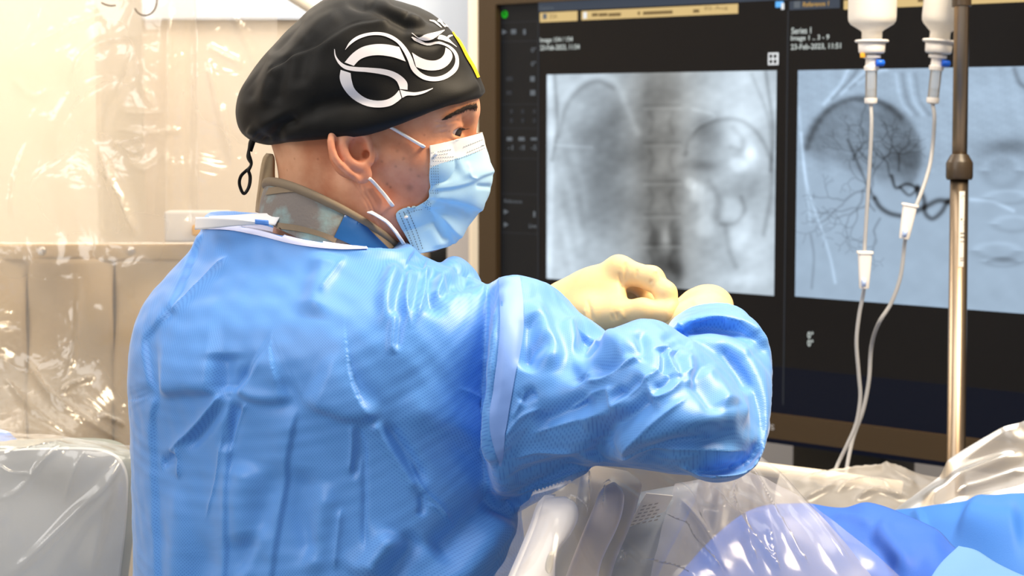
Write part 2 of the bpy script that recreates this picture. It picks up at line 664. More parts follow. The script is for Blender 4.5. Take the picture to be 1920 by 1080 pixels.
for x_ in (-88, 78, 245):
    q = P(x_, 470, DS - 0.018)
    MB().lathe([(0.0002, 0.004), (0.004, 0.0035), (0.0065, 0.0015), (0.007, 0)], q, (0, -1, 0), 14).build('screw', M['steel'], st)
MB().box((P(140, 600, DS)[0], DS + 0.03, (P(0, 484, DS)[2] + P(0, 880, DS)[2]) / 2), ((P(402, 0, DS)[0] - P(-125, 0, DS)[0]) / 2 - 0.01, 0.004, 0.14)).build('gap_shade_sheet', mat('gap_shade_brown', srgb(84, 66, 48), 0.7), t, False)  # added dark sheet, stands in for shade in the gaps between the flaps
M['lead'] = mat('tan_lead_vinyl', srgb(198, 172, 134), 0.42, 0.45, noise=(7, srgb(182, 154, 116), 0.25), bump=(35, 0.12, 0.004))
for k, (xa, xb, yb) in enumerate([(-125, 48, 905), (54, 212, 900), (218, 402, 905)]):
    n, m = 40, 24
    G = np.zeros((n, m, 3)); H = np.zeros((n, m, 3))
    for i in range(n):
        for j in range(m):
            u = j / (m - 1); v = i / (n - 1)
            px = xa + (xb - xa) * u + (3 - 5 * k) * v
            py = 484 + (yb - 484) * v
            bow = 0.018 * math.sin(math.pi * u) + 0.010 * math.sin(v * 6 + k * 2) * math.sin(math.pi * u) + 0.006 * math.sin(v * 11 + u * 5 + k)
            G[i, j] = P(px, py, DS - 0.008) + [0, -bow, 0]
            H[i, j] = P(px, py, DS - 0.008) + [0, -bow + 0.006, 0]
    mb = MB(); 
    ring = np.concatenate([G, H[:, ::-1]], 1)
    mb.loft(ring)
    mb.build('lead_flap', M['lead'], t)
arm = [P(430, -330, DS), P(470, -120, DS), P(520, -35, DS), P(600, 22, DS), P(640, 60, DS)]
MB().tube(catmull(arm, 24), 0.011, 12).build('suspension_arm', M['cream'], t)

# white switch box with a yellow button hung on the shield
t = thing('switch_box', P(365, 452, DS - 0.06), 'white switch box with a yellow button, behind the film left of the gown collar', 'switch box')
q = P(372, 424, DS - 0.05)
MB().box(q, (0.044, 0.016, 0.021), bev=0.004).build('body', M['white_plastic'], t, 'auto')
MB().box(P(372, 432, DS - 0.07), (0.0085, 0.006, 0.0075), bev=0.003).build('button', M['yellow_plastic'], t, 'auto')


# ------------------------------------------------------------------ films
def sheet(name, rows, nu, nv, m, folds=(), noise=(0.0, 0.1, 1), parent=None, dens=None):
    R = [catmull(np.array(r, float), nu) for r in rows]
    R = np.array(R)
    G = np.array([catmull(R[:, j], nv) for j in range(nu)]).transpose(1, 0, 2)
    V = P(G[..., 0], G[..., 1], G[..., 2]).reshape(-1, 3)
    mb = MB(); mb.grid(V.reshape(nv, nu, 3))
    me = mb.mesh(name)
    V = get_co(me); N = get_no(me)
    vd = CAM - V
    s = np.sign((N * vd).sum(1))[:, None]
    N = N * s
    if noise[0]:
        V = V + N * (noise[0] * wob(V, noise[1], noise[2], 3))[:, None]
    if folds:
        V = V + N * fold_disp(V, N, folds, gate=False)[:, None]
    set_co(me, V)
    return link(name, me, m, parent, True)


M['film_left'] = film_mat('drape_film', 0.22, srgb(255, 246, 234), 0.13, (16, 0.7, 0.012), 1.3, patch=0.09)
M['film_clear'] = film_mat('clear_film', 0.11, srgb(250, 247, 246), 0.10, (10, 0.4, 0.008), 1.2, patch=0.03)
M['film_milky'] = film_mat('milky_film', 0.45, srgb(246, 240, 234), 0.22, (8, 0.15, 0.008), 0.7, patch=0.06)

lf = [('c', 7, 9, [(250, 95), (235, 150), (203, 215), (190, 270)]), ('c', 6, 8, [(262, 140), (285, 195), (296, 200)]),
      ('c', 5, 9, [(215, 208), (270, 212), (320, 215)]), ('c', 5, 9, [(205, 245), (280, 248), (350, 242)]),
      ('c', 5, 9, [(200, 276), (270, 258), (345, 247)]), ('c', 5, 8, [(215, 262), (250, 285), (285, 270)]),
      ('c', 5, 7, [(232, 296), (272, 318), (320, 286)]), ('c', 6, 8, [(180, 270), (215, 340), (262, 450)]),
      ('c', 8, 9, [(178, 300), (230, 370), (255, 450)]), ('e', 14, 12, [(325, -20), (322, 200), (318, 460)]),
      ('e', 14, -12, [(362, -20), (364, 200), (360, 470)]), ('c', 6, 8, [(382, 85), (430, 110), (462, 126)]),
      ('c', 6, 8, [(385, 95), (405, 190), (432, 310)]), ('c', 5, 8, [(418, 190), (424, 260), (436, 315)]),
      ('c', 7, 7, [(120, 160), (170, 90), (240, 70), (318, 66)]), ('c', 7, 7, [(40, 100), (110, 60), (205, 20)]),
      ('c', 6, 6, [(20, 140), (60, 180), (105, 165)]), ('c', 6, 6, [(60, 250), (30, 330), (20, 420)]),
      ('r', 18, 10, [(235, 150), (150, 200), (90, 300)]), ('c', 6, 8, [(420, 0), (450, 60), (490, 150)]),
      ('c', 7, 9, [(40, 660), (90, 740), (190, 810), (240, 830)]), ('c', 6, 7, [(0, 700), (60, 770), (150, 830)]),
      ('c', 5, 8, [(115, 745), (130, 725), (180, 705)]), ('c', 6, 9, [(180, 780), (210, 788), (236, 800)]),
      ('c', 6, 6, [(150, 520), (140, 650), (120, 720)])]
o = sheet('shield_film', [[(-110, -60, 2.50), (120, -60, 2.52), (330, -60, 2.50), (520, -60, 2.53)],
                          [(-110, 230, 2.51), (120, 230, 2.53), (330, 230, 2.50), (520, 230, 2.55)],
                          [(-110, 470, 2.50), (120, 470, 2.53), (330, 470, 2.50), (500, 470, 2.55)],
                          [(-110, 690, 2.44), (120, 700, 2.50), (270, 690, 2.52), (430, 690, 2.55)],
                          [(-110, 860, 2.32), (60, 835, 2.36), (230, 850, 2.50), (400, 870, 2.55)]],
          150, 200, M['film_left'], lf, (0.009, 0.12, 3))
tag(o, 'large clear plastic film draped over the hanging shield on the left', 'plastic drape')
# film clips
t = thing('film_clip', P(275, 18, 2.48), 'thin dark wire ring at the top of the shield film, second from the left edge', 'clip', 'film clips')
th = np.linspace(-0.4, 2.6, 24)
MB().tube([P(272 + 22 * math.cos(a), 2 + 27 * math.sin(a), 2.47) for a in th], 0.0012, 6).build('wire', mat('dark_wire', srgb(120, 105, 90), 0.4), t)
t = thing('film_clip', P(205, 10, 2.48), 'thin dark wire at the top of the shield film, nearest the left edge', 'clip', 'film clips')
MB().tube([P(190 + 9 * k, 5 + 6 * math.sin(k * 0.7), 2.47) for k in range(4)], 0.0012, 6).build('wire', bpy.data.materials['dark_wire'], t)

# ------------------------------------------------------------------ grey equipment at lower left
DE = 2.12
t = thing('equipment_console', P(100, 1080, DE + 0.1), 'light grey rounded equipment console under film at lower left', 'console')
out = catmull([(-120, 850), (-20, 840), (90, 836), (165, 836), (205, 843), (228, 860), (240, 888), (241, 930), (236, 1000), (224, 1100), (210, 1230), (200, 1400)], 60)
out = np.vstack([out, [(-120, 1400)]])
M['console_grey'] = mat('console_grey', srgb(186, 188, 190), 0.45, 0.4)
M['console_rim'] = mat('console_rim', srgb(128, 134, 128), 0.4, 0.4)


def prism(mb, pts, d0, d1, inset=0.0, dv=None):
    c = pts.mean(0)
    A = P(pts[:, 0], pts[:, 1], np.full(len(pts), d0))
    ext = np.array([0, 1, 0]) * (d1 - d0) if dv is None else dv
    B = A + ext
    ctr = A.mean(0)
    A2 = ctr + (A - ctr) * (1 - inset)
    Rg = np.array([A2 - ext * 0.0, A2 + (A - A2) * 0.7 + ext * 0.03, A + ext * 0.1, B])
    return mb.loft(Rg)


mb = MB(); prism(mb, out, DE, DE + 0.05, 0.02); mb.build('housing', M['console_rim'], t, 'auto')
c = out.mean(0)
inn = c + (out - c) * np.array([0.955, 0.965])
mb = MB(); prism(mb, inn, DE - 0.008, DE + 0.02, 0.01); mb.build('front_panel', M['console_grey'], t, 'auto')
zb = P(100, 1400, DE)[2]
MB().box((P(60, 1080, DE)[0], DE + 0.1, zb / 2), (0.12, 0.05, zb / 2 + 0.02), bev=0.01).build('pedestal', M['console_rim'], t, 'auto')

M['console_film_m'] = film_mat('console_film', 0.26, srgb(240, 238, 236), 0.14, (10, 0.35, 0.008), 1.1, patch=0.06)
cf = [('r', 9, 9, [(245, 850), (140, 960), (60, 1040), (0, 1090)]), ('r', 12, 5, [(228, 880), (150, 990), (90, 1080)]),
      ('c', 7, 8, [(135, 830), (75, 870), (30, 920), (-20, 940)]), ('c', 6, 6, [(0, 855), (50, 846), (130, 830)]),
      ('c', 6, 6, [(160, 840), (135, 890), (120, 950)]), ('r', 14, 6, [(205, 900), (180, 1000), (165, 1080)]),
      ('c', 5, 6, [(-10, 870), (20, 886), (60, 886)])]
o = sheet('console_film', [[(-110, 800, 2.08), (40, 812, 2.06), (160, 822, 2.06), (262, 838, 2.10)],
                           [(-110, 850, 1.98), (40, 850, 2.0), (160, 850, 2.02), (262, 860, 2.06)],
                           [(-110, 950, 1.97), (40, 950, 2.0), (160, 950, 2.02), (256, 950, 2.05)],
                           [(-110, 1180, 1.97), (40, 1180, 2.0), (140, 1180, 2.02), (245, 1180, 2.05)]],
          100, 100, M['console_film_m'], cf, (0.005, 0.09, 8))
tag(o, 'milky plastic film over the grey console at lower left', 'plastic drape')
M['drape_blue'] = mat('blue_drape', srgb(58, 118, 205), 0.6, 0.25, bump=(700, 0.12, 0.001))
o = sheet('folded_wrap', [[(-70, 800, 2.2), (0, 808, 2.2), (30, 826, 2.2), (46, 839, 2.2)], [(-70, 850, 2.16), (0, 838, 2.16), (26, 842, 2.16), (44, 846, 2.17)]], 30, 14, M['drape_blue'], (), (0.006, 0.05, 5))
so = o.modifiers.new('s', 'SOLIDIFY'); so.thickness = 0.003
tag(o, 'small folded blue wrap at the left edge above the console', 'wrap')

# ================================================================== DISPLAY
A = P(1026, 215, 3.30); B = P(1457, 215, 2.98)
WD = B - A; WD[2] = 0; WD /= np.linalg.norm(WD)
ND = np.array([WD[1], -WD[0], 0.0])
ZU = np.array([0, 0, 1.0])
AXD = np.array([WD, -ND, ZU])            # local x along the display, y into it, z up


def scr(px, py):
    q = P(px, py, 1.0) - CAM
    tt = ((A - CAM) @ ND) / (q @ ND)
    p = CAM + q * tt
    return (p - A) @ WD, p[2]


def spt(u, z, off=0.0):
    return np.array([A[0] + WD[0] * u + ND[0] * off, A[1] + WD[1] * u + ND[1] * off, z])


uL = scr(905, 300)[0]; uS = scr(938, 200)[0]
zT = scr(938, 9)[1]; zB = (scr(1436, 772)[1] + scr(1772, 814)[1]) / 2
zTo = zT + 0.03; zBo = (scr(1422, 814)[1] + scr(1772, 865)[1]) / 2
uR = uL + 1.30; uSR = uR - (uS - uL)
M['bezel'] = mat('brown_black_bezel', srgb(62, 48, 30), 0.5, 0.35)
M['screen'] = mat('screen_glass', srgb(8, 8, 9), 0.3, 0.16, emit=(srgb(20, 19, 20), 0.6))
disp = thing('medical_display', spt((uL + uR) / 2, 0, -0.05), 'very large dark bezelled wall display showing two grey angiography images', 'display')
mb = MB()
for (ua, ub, za, zb_) in [(uL, uS, zBo, zTo), (uSR, uR, zBo, zTo), (uS, uSR, zT, zTo), (uS, uSR, zBo, zB)]:
    mb.box(spt((ua + ub) / 2, (za + zb_) / 2, -0.012), ((ub - ua) / 2, 0.024, (zb_ - za) / 2), AXD, 0.0)
mb.build('bezel', M['bezel'], disp, False)
mb = MB(); mb.box(spt((uL + uR) / 2, (zBo + zTo) / 2, -0.075), ((uR - uL) / 2 - 0.01, 0.045, (zTo - zBo) / 2 - 0.01), AXD, 0.015)
mb.build('rear_housing', M['black'], disp, 'auto')
mb = MB(); mb.box(spt((uS + uSR) / 2, (zB + zT) / 2, -0.02), ((uSR - uS) / 2 + 0.003, 0.02, (zT - zB) / 2 + 0.003), AXD, 0)
screen = mb.build('screen', M['screen'], disp, False)
mb = MB(); mb.box(spt((uL + uR) / 2, 1.0, -0.2), (0.09, 0.05, 1.0), AXD, 0.01); mb.box(spt((uL + uR) / 2, 0.03, -0.2), (0.4, 0.3, 0.03), AXD, 0.01)
mb.build('floor_stand', M['black'], disp, 'auto')


def flat(name, rects, m, off=0.0012, parent=None, th=0.0005):
    if len(rects) > 1:
        return [flat(name, [r_], m, off, parent, th) for r_ in rects][0]
    mb = MB()
    for (x0, y0, x1, y1) in rects:
        u0, z0_ = scr(x0, y0); u1, _ = scr(x1, y0)
        z1_ = scr(x0, y1)[1]
        mb.box(spt((u0 + u1) / 2, (z0_ + z1_) / 2, off - th), (abs(u1 - u0) / 2, th, abs(z0_ - z1_) / 2), AXD)
    return mb.build(name, m, parent or screen, False)


def glow(name, c, s=0.8):
    return mat(name, (0.004, 0.004, 0.004, 1), 0.4, 0.1, emit=(c, s))


M['g_text'] = glow('screen_text_glow', srgb(196, 204, 200))
M['g_dim'] = glow('screen_dim_glow', srgb(92, 98, 104))
M['g_faint'] = glow('screen_faint_glow', srgb(44, 47, 52))
M['g_tan'] = glow('screen_tan_glow', srgb(206, 178, 122))
M['g_slate'] = glow('screen_slate_glow', srgb(58, 66, 78))
M['g_blue'] = glow('screen_blue_glow', srgb(96, 176, 245))
M['g_green'] = glow('screen_green_glow', srgb(20, 160, 25))
M['g_gold'] = glow('screen_gold_glow', srgb(205, 160, 70))
M['g_ink'] = glow('screen_ink_glow', srgb(112, 92, 58))
M['g_navy'] = glow('screen_navy_glow', srgb(4, 12, 30), 0.6)
M['g_white'] = glow('screen_white_glow', srgb(225, 228, 230))


def text(s, x, ybase, wpx, hpx, m, name='caption', parent=None, off=0.0016, bold=0.0):
    cu = bpy.data.curves.new('txt', 'FONT')
    cu.body = s
    cu.resolution_u = 3
    cu.offset = bold
    o = bpy.data.objects.new('txt', cu); COL.objects.link(o)
    dg = bpy.context.evaluated_depsgraph_get()
    me = bpy.data.meshes.new_from_object(o.evaluated_get(dg))
    bpy.data.objects.remove(o)
    V = get_co(me)
    lo, hi = V.min(0), V.max(0)
    u0, z0_ = scr(x, ybase); u1, z1_ = scr(x + wpx, ybase - hpx)
    z1_ = scr(x, ybase - hpx)[1]
    sx = (u1 - u0) / (hi[0] - lo[0]); sz = (z1_ - z0_) / (hi[1] - lo[1])
    W = np.array([spt(u0 + (v[0] - lo[0]) * sx, z0_ + (v[1] - lo[1]) * sz, off) for v in V])
    set_co(me, W)
    me.name = name
    return link(name, me, m, parent or screen, False)


def sline(y):  # image rows follow the display's perspective: y at x=1026 carried along
    return y


flat('top_bar', [(1010, 5, 1478, 22)], M['g_slate'], 0.0006)
flat('side_panel', [(941, 12, 1009, 760)], glow('screen_side_glow', srgb(26, 27, 29), 0.7), 0.0004)
flat('divider', [(1009, 20, 1010.5, 760), (1477, 20, 1479, 760), (941, 42, 1009, 43), (941, 78, 1009, 79), (941, 195, 1009, 196), (941, 240, 1009, 241), (941, 296, 1009, 297), (941, 362, 1009, 363), (941, 435, 1009, 436)], M['g_faint'], 0.0008)
flat('lower_screen_area', [(1012, 640, 2050, 770)], M['g_navy'], 0.0004)
tb = flat('tab', [(1013, 24, 1083, 42)], M['g_tan'])
text('DSA', 1032, 35, 14, 8, M['g_ink'], 'caption', tb, 0.0018)
flat('tab_icon', [(1019, 26, 1026, 36)], M['g_dim'], 0.0016, tb)
tb = flat('tab', [(1091, 21, 1384, 38)], M['g_tan'])
flat('tab_icon', [(1095, 23, 1101, 35)], M['g_white'], 0.0016, tb)
flat('illegible_print', [(1111, 25, 1122, 31), (1124, 25, 1140, 31), (1142, 25, 1165, 31), (1197, 22, 1201, 28), (1207, 22, 1262, 28), (1301, 18, 1312, 24)], M['g_ink'], 0.0018, tb)
text('02-Aug', 1322, 21, 44, 8, M['g_ink'], 'caption', tb, 0.0018)
flat('user_icon', [(1455, 3, 1469, 14)], M['g_blue'])
flat('page_icon', [(1466, 6, 1471, 18)], M['g_white'], 0.0018)
tb = flat('tab', [(1481, 2, 1575, 19)], M['g_slate'])
text('Reference 1', 1507, 13, 48, 9, M['g_gold'], 'caption', tb, 0.0018)
flat('tab_icon', [(1490, 3, 1501, 15)], M['g_dim'], 0.0018, tb)
tb = flat('tab', [(1583, 1, 1990, 18)], M['g_tan'])
flat('illegible_print', [(1722, -2, 1735, 4), (1738, -3, 1748, 3)], M['g_ink'], 0.0018, tb)
text('Centre', 1012, 19, 27, 7, M['g_dim'], 'caption')
text('Image 154 / 154', 1014, 82, 61, 11, M['g_text'], bold=0.012)
text('23-Feb-2023, 11:54', 1014, 96, 74, 11, M['g_text'], bold=0.012)
text('Series 1', 1485, 64, 37, 12, M['g_text'], bold=0.012)
text('Image 1 .. 3 - 9', 1484, 79, 72, 12, M['g_text'], bold=0.012)
text('23-Feb-2023, 11:51', 1484, 95, 94, 12, M['g_text'], bold=0.012)
text('0°', 1515, 634, 11, 13, M['g_text'], bold=0.012)
text('0°', 1515, 649, 11, 13, M['g_text'], bold=0.012)
text('0°', 997, 98, 9, 9, M['g_dim'], bold=0.02)
text('0°', 997, 124, 9, 9, M['g_dim'], bold=0.02)
text('1', 982, 65, 5, 10, M['g_dim'], bold=0.02)
text('Reference', 947, 380, 33, 7, M['g_dim'])
text('1', 1001, 407, 4, 11, M['g_dim'], bold=0.02)
text('Live', 993, 427, 14, 8, M['g_dim'], bold=0.01)
for s_, x_ in (('-1', 953), ('-18', 975), ('-5', 997)):
    text(s_, x_, 281, 10, 9, M['g_dim'], bold=0.01)
flat('side_icon', [(959, 55, 968, 64), (995, 143, 1003, 153), (995, 169, 1004, 179), (951, 257, 961, 264), (973, 257, 984, 264), (996, 258, 1007, 263)], M['g_dim'])
flat('side_icon', [(950, 144, 962, 152), (950, 170, 960, 178), (957, 205, 962, 213), (978, 205, 983, 213), (1000, 205, 1005, 213), (957, 222, 962, 230), (978, 222, 983, 230), (1000, 222, 1005, 230)], M['g_faint'])
mb = MB()
for cx, cy in ((947, 60), (950, 397), (950, 421)):
    q = [spt(*scr(cx - 4, cy - 5), 0.0016), spt(*scr(cx - 4, cy + 5), 0.0016), spt(*scr(cx + 5, cy), 0.0016)]
    MB().add(q, [(0, 1, 2)]).build('play_icon', M['g_dim'], screen, False, fix=False)
u_, z_ = scr(947, 27)
mb = MB(); mb.lathe([(0.0065, 0), (0.0065, 0.0015), (0.0001, 0.0015)], spt(u_, z_, 0), ND, 24); mb.build('power_icon', M['g_green'], screen, False)
flat('power_mark', [(945.5, 21, 948.5, 30)], glow('screen_dark_green', srgb(8, 70, 10)), 0.0022)
gi = flat('grid_icon', [(1441, 99, 1460, 122)], M['g_white'], 0.0012)
flat('grid_cell', [(1444, 102, 1449, 109), (1452, 102, 1457, 109), (1444, 112, 1449, 119), (1452, 112, 1457, 119)], glow('screen_cell_dark', srgb(20, 20, 20)), 0.0020, gi)
text('PHILIPS', 1402, 797, 59, 10, mat('silver_print', srgb(170, 170, 172), 0.4, 0.5), 'brand_mark', disp, 0.0132, bold=0.01)


# ---- the two angiography images, painted from simple strokes and soft shapes
def image(name, x0, y0, x1, y1, nu, nv, fn):
    u0, zt_ = scr(x0, y0); u1 = scr(x1, y0)[0]; zb_ = scr(x0, y1)[1]
    uu = np.linspace(u0, u1, nu); zz = np.linspace(zt_, zb_, nv)
    U, Z = np.meshgrid(uu, zz)
    V = np.stack([A[0] + WD[0] * U + ND[0] * 0.001, A[1] + WD[1] * U + ND[1] * 0.001, Z], -1)
    mb = MB(); mb.grid(V)
    me = mb.mesh(name)
    # painting coordinates: photograph pixels
    px, py, _ = proj(V.reshape(-1, 3))
    c = np.clip(fn(px, py), 0, 1)
    lin = np.where(c <= 0.04045, c / 12.92, ((c + 0.055) / 1.055) ** 2.4)
    at = me.color_attributes.new('picture', 'FLOAT_COLOR', 'POINT')
    at.data.foreach_set('color', np.hstack([lin, np.ones((len(lin), 1))]).astype(np.float32).ravel())
    return link(name, me, emit_attr(name + '_glow', 'picture', 0.8), screen, False)


def bl(x, y, cx, cy, rx, ry, a, rot=0, pw=1):
    c, s = math.cos(rot), math.sin(rot)
    X = (x - cx) * c + (y - cy) * s; Y = -(x - cx) * s + (y - cy) * c
    return a * np.exp(-(((X / rx) ** 2 + (Y / ry) ** 2) ** pw))


def sk(x, y, pts, wd, a):
    pl = np.array(pts, float)
    if len(pl) > 2: pl = catmull(pl, len(pl) * 6)
    d, _, _ = polydist(x, y, pl)
    return a * np.exp(-(d / wd) ** 2)


def vn(x, y, s, seed, oct=3):
    return wob(np.stack([x, y, 0 * x], -1), s, seed, oct)


def pic_left(x, y):
    L = 0.70 + 0 * x
    L += bl(x, y, 1400, 190, 60, 90, 0.13) + bl(x, y, 1410, 470, 50, 70, 0.09) + bl(x, y, 1050, 480, 50, 110, 0.09) + bl(x, y, 1060, 300, 40, 60, 0.06)
    L += bl(x, y, 1060, 170, 60, 40, 0.07)
    L -= bl(x, y, 1140, 235, 62, 75, 0.11) + bl(x, y, 1110, 330, 60, 70, 0.10) + bl(x, y, 1170, 300, 60, 110, 0.08) + bl(x, y, 1140, 400, 60, 50, 0.07)
    L -= bl(x, y, 1238, 300, 42, 700, 0.14, 0, 2)
    L -= bl(x, y, 1330, 260, 34, 45, 0.11) + bl(x, y, 1350, 400, 70, 60, 0.05)
    L -= bl(x, y, 1240, 500, 90, 80, 0.05)
    L += sk(x, y, [(1042, 250), (1055, 190), (1085, 155), (1120, 142), (1155, 155), (1175, 200), (1195, 250)], 8, 0.06)
    L -= sk(x, y, [(1048, 255), (1062, 200), (1090, 165), (1120, 152), (1150, 165)], 5, 0.07)
    L += sk(x, y, [(1030, 140), (1034, 300), (1030, 520)], 6, 0.08) - sk(x, y, [(1040, 140), (1045, 240), (1035, 300)], 4, 0.10)
    L -= sk(x, y, [(1436, 135), (1450, 250), (1445, 320)], 4, 0.11) + sk(x, y, [(1410, 140), (1440, 220), (1448, 300)], 4, 0.06)
    L -= sk(x, y, [(1285, 290), (1300, 250), (1335, 228), (1385, 225), (1420, 250), (1445, 300), (1446, 360), (1432, 440)], 5, 0.085)
    L += sk(x, y, [(1290, 280), (1302, 242), (1340, 218), (1300, 205)], 4, 0.05)
    L += bl(x, y, 1408, 288, 14, 24, 0.20) + bl(x, y, 1380, 262, 20, 22, 0.10) + bl(x, y, 1350, 300, 26, 20, 0.05)
    L -= sk(x, y, [(1375, 240), (1392, 262), (1390, 280), (1372, 276)], 6, 0.06)
    L -= bl(x, y, 1322, 248, 26, 26, 0.09) + bl(x, y, 1320, 310, 40, 10, 0.09)
    for cx, cy, rx, ry in ((1308, 360, 13, 20), (1325, 385, 15, 26), (1322, 425, 18, 22), (1368, 392, 22, 24), (1295, 345, 12, 12), (1390, 430, 20, 36), (1385, 310, 18, 14)):
        L += bl(x, y, cx, cy, rx, ry, 0.10, 0.3, 2)
    L -= sk(x, y, [(1390, 370), (1396, 395), (1378, 418), (1352, 420)], 5, 0.08) + sk(x, y, [(1330, 340), (1350, 380), (1345, 410)], 7, 0.05)
    L -= sk(x, y, [(1360, 425), (1368, 470), (1380, 500)], 6, 0.06)
    for yy in (198, 268, 340, 402, 458):
        L -= sk(x, y, [(1208, yy), (1275, yy - 1)], 3, 0.028)
        L += sk(x, y, [(1208, yy + 6), (1275, yy + 5)], 3, 0.03)
        L -= sk(x, y, [(1218, yy + 14), (1224, yy + 30), (1218, yy + 52)], 5, 0.035) + sk(x, y, [(1262, yy + 14), (1256, yy + 30), (1262, yy + 52)], 5, 0.035)
    L -= bl(x, y, 1228, 450, 12, 26, 0.13) + bl(x, y, 1268, 450, 12, 26, 0.13) + bl(x, y, 1250, 500, 28, 20, 0.10) + bl(x, y, 1272, 510, 10, 24, 0.14)
    L += bl(x, y, 1248, 445, 9, 20, 0.10)
    L += sk(x, y, [(1040, 272), (1110, 276)], 3, 0.05) + bl(x, y, 1392, 523, 40, 12, 0.08)
    for k in range(6):
        L += sk(x, y, [(1060 - 2 * k, 240 + 40 * k), (1090 - 6 * k, 330 + 34 * k), (1100 - 6 * k, 400 + 26 * k)], 7, 0.022 * (-1) ** k)
    L += vn(x, y, 45, 5) * 0.04 + vn(x, y, 12, 6) * 0.014
    L = 0.70 + (L - 0.70) * 1.35
    for k in range(26):
        q = np.random.default_rng(90 + k); c_ = (q.uniform(1050, 1440), q.uniform(150, 510))
        L += bl(x, y, *c_, q.uniform(12, 42), q.uniform(12, 42), q.normal(0, 0.028), q.uniform(0, 3), 1.6)
    e = np.minimum(np.minimum(x - 1026, 1457 - x), 40)
    wm = bl(x, y, 1242, 300, 70, 400, 1.0)
    R = L * (0.93 + 0.06 * wm); G = L * (1.0 + 0.0 * wm); B_ = L * (1.055 - 0.07 * wm)
    return np.stack([R, G, B_], -1)


def tree(seed, x, y, start, ang, ln, wd, a, depth):
    r = np.random.default_rng(seed)
    out = np.zeros_like(x)
    def go(p, an, l, w_, dp):
        nonlocal out
        pts = [p]; q = p
        for _ in range(4):
            an += r.normal(0, 0.28)
            q = (q[0] + math.cos(an) * l / 4, q[1] + math.sin(an) * l / 4)
            pts.append(q)
        pl = np.array(pts)
        s = (x > pl[:, 0].min() - 12) & (x < pl[:, 0].max() + 12) & (y > pl[:, 1].min() - 12) & (y < pl[:, 1].max() + 12)
        if s.any():
            d, _, _ = polydist(x[s], y[s], pl)
            out[s] = np.minimum(out[s], -a * (0.55 + 0.12 * dp) * np.exp(-(d / max(w_, 1.3)) ** 2))
        if dp > 0:
            for sgn in (-1, 1):
                go(q, an + sgn * r.uniform(0.25, 0.8), l * r.uniform(0.6, 0.85), w_ * 0.72, dp - 1)
    go(start, ang, ln, wd, depth)
    return out


def pic_right(x, y):
    L = 0.66 + 0 * x
    L += bl(x, y, 1560, 180, 60, 60, 0.02) + bl(x, y, 1860, 180, 120, 60, 0.03)
    # liver blush under the dome
    dx = (x - 1615) / 112; dy = (y - 290) / 108
    dome = (dx * dx + dy * dy)
    ins = 1 / (1 + np.exp((dome - 1) * 22)) / (1 + np.exp((y - 285 - (x - 1510) * 0.35 - 5 * np.sin(x / 9)) / 7))
    L -= 0.17 * ins * (0.75 + 0.25 * np.clip(dome, 0, 1.0)) * (1 + 0.25 * vn(x, y, 22, 3))
    L -= sk(x, y, [(1513, 278), (1525, 245), (1550, 210), (1580, 190), (1620, 184), (1660, 196), (1690, 220)], 6, 0.13)
    L -= bl(x, y, 1700, 300, 34, 30, 0.12) + bl(x, y, 1680, 250, 40, 50, 0.05)
    for k, (st, an, ln) in enumerate((((1640, 395), -2.2, 48), ((1632, 372), -1.7, 55), ((1630, 360), -2.6, 50), ((1668, 330), -1.9, 34), ((1628, 385), 2.4, 38), ((1650, 410), 2.0, 34), ((1625, 350), 2.9, 46), ((1600, 300), -1.6, 40), ((1685, 320), -1.2, 30))):
        L += tree(20 + k, x, y, st, an, ln, 2.2, 0.11, 4)
    L -= sk(x, y, [(1640, 372), (1650, 388), (1668, 400), (1695, 406)], 4.5, 0.30)
    L -= sk(x, y, [(1708, 400), (1735, 388), (1760, 376), (1785, 380)], 5, 0.30)
    L -= sk(x, y, [(1720, 350), (1732, 372), (1735, 400), (1748, 410), (1765, 398), (1780, 376), (1800, 380)], 4.5, 0.28)
    L -= sk(x, y, [(1672, 330), (1680, 352), (1700, 345), (1716, 352), (1722, 372)], 3.2, 0.26)
    L -= sk(x, y, [(1688, 352), (1705, 366), (1722, 352)], 3.0, 0.22)
    L -= sk(x, y, [(1590, 262), (1610, 310), (1628, 350), (1640, 372)], 3.0, 0.16)
    L -= sk(x, y, [(1520, 440), (1526, 480), (1522, 540)], 2.5, 0.08) - sk(x, y, [(1502, 250), (1512, 340), (1530, 400), (1556, 480), (1566, 530)], 3, 0.09)
    L += sk(x, y, [(1498, 200), (1506, 300), (1520, 420)], 3, 0.06)
    for k in range(5):
        L += sk(x, y, [(1545 + 16 * k, 195 - 10 * k), (1575 + 16 * k, 160 - 6 * k), (1590 + 18 * k, 130)], 4, 0.10 * (-1) ** k)
    for k in range(4):
        L += sk(x, y, [(1680 + 12 * k, 140), (1690 + 12 * k, 190), (1708 + 12 * k, 215)], 4, 0.06 * (-1) ** k)
    # bowel on the right, embossed
    for cx, cy, rx, ry in ((1880, 320, 34, 30), (1870, 470, 40, 14), (1890, 370, 40, 12), (1900, 420, 36, 14), (1880, 490, 32, 10)):
        q = ((x - cx) / rx) ** 2 + ((y - cy) / ry) ** 2
        L += 0.05 * np.exp(-((np.sqrt(q) - 1) / 0.3) ** 2) * np.where(y < cy, 0.9, -0.9)
    L -= bl(x, y, 1900, 275, 60, 16, 0.16) + bl(x, y, 1870, 300, 50, 30, 0.06) + bl(x, y, 1885, 487, 30, 7, 0.14)
    L += sk(x, y, [(1820, 374), (1860, 378), (1900, 395)], 4, 0.10)
    L -= sk(x, y, [(1902, 130), (1912, 155), (1930, 170)], 5, 0.14)
    L = 0.66 + (L - 0.66) * 1.12
    L += vn(x, y, 9, 11, 2) * 0.022 * (y < 330) + vn(x, y, 30, 12) * 0.015
    return np.stack([L * 0.90, L * 1.02, L * 1.14], -1)


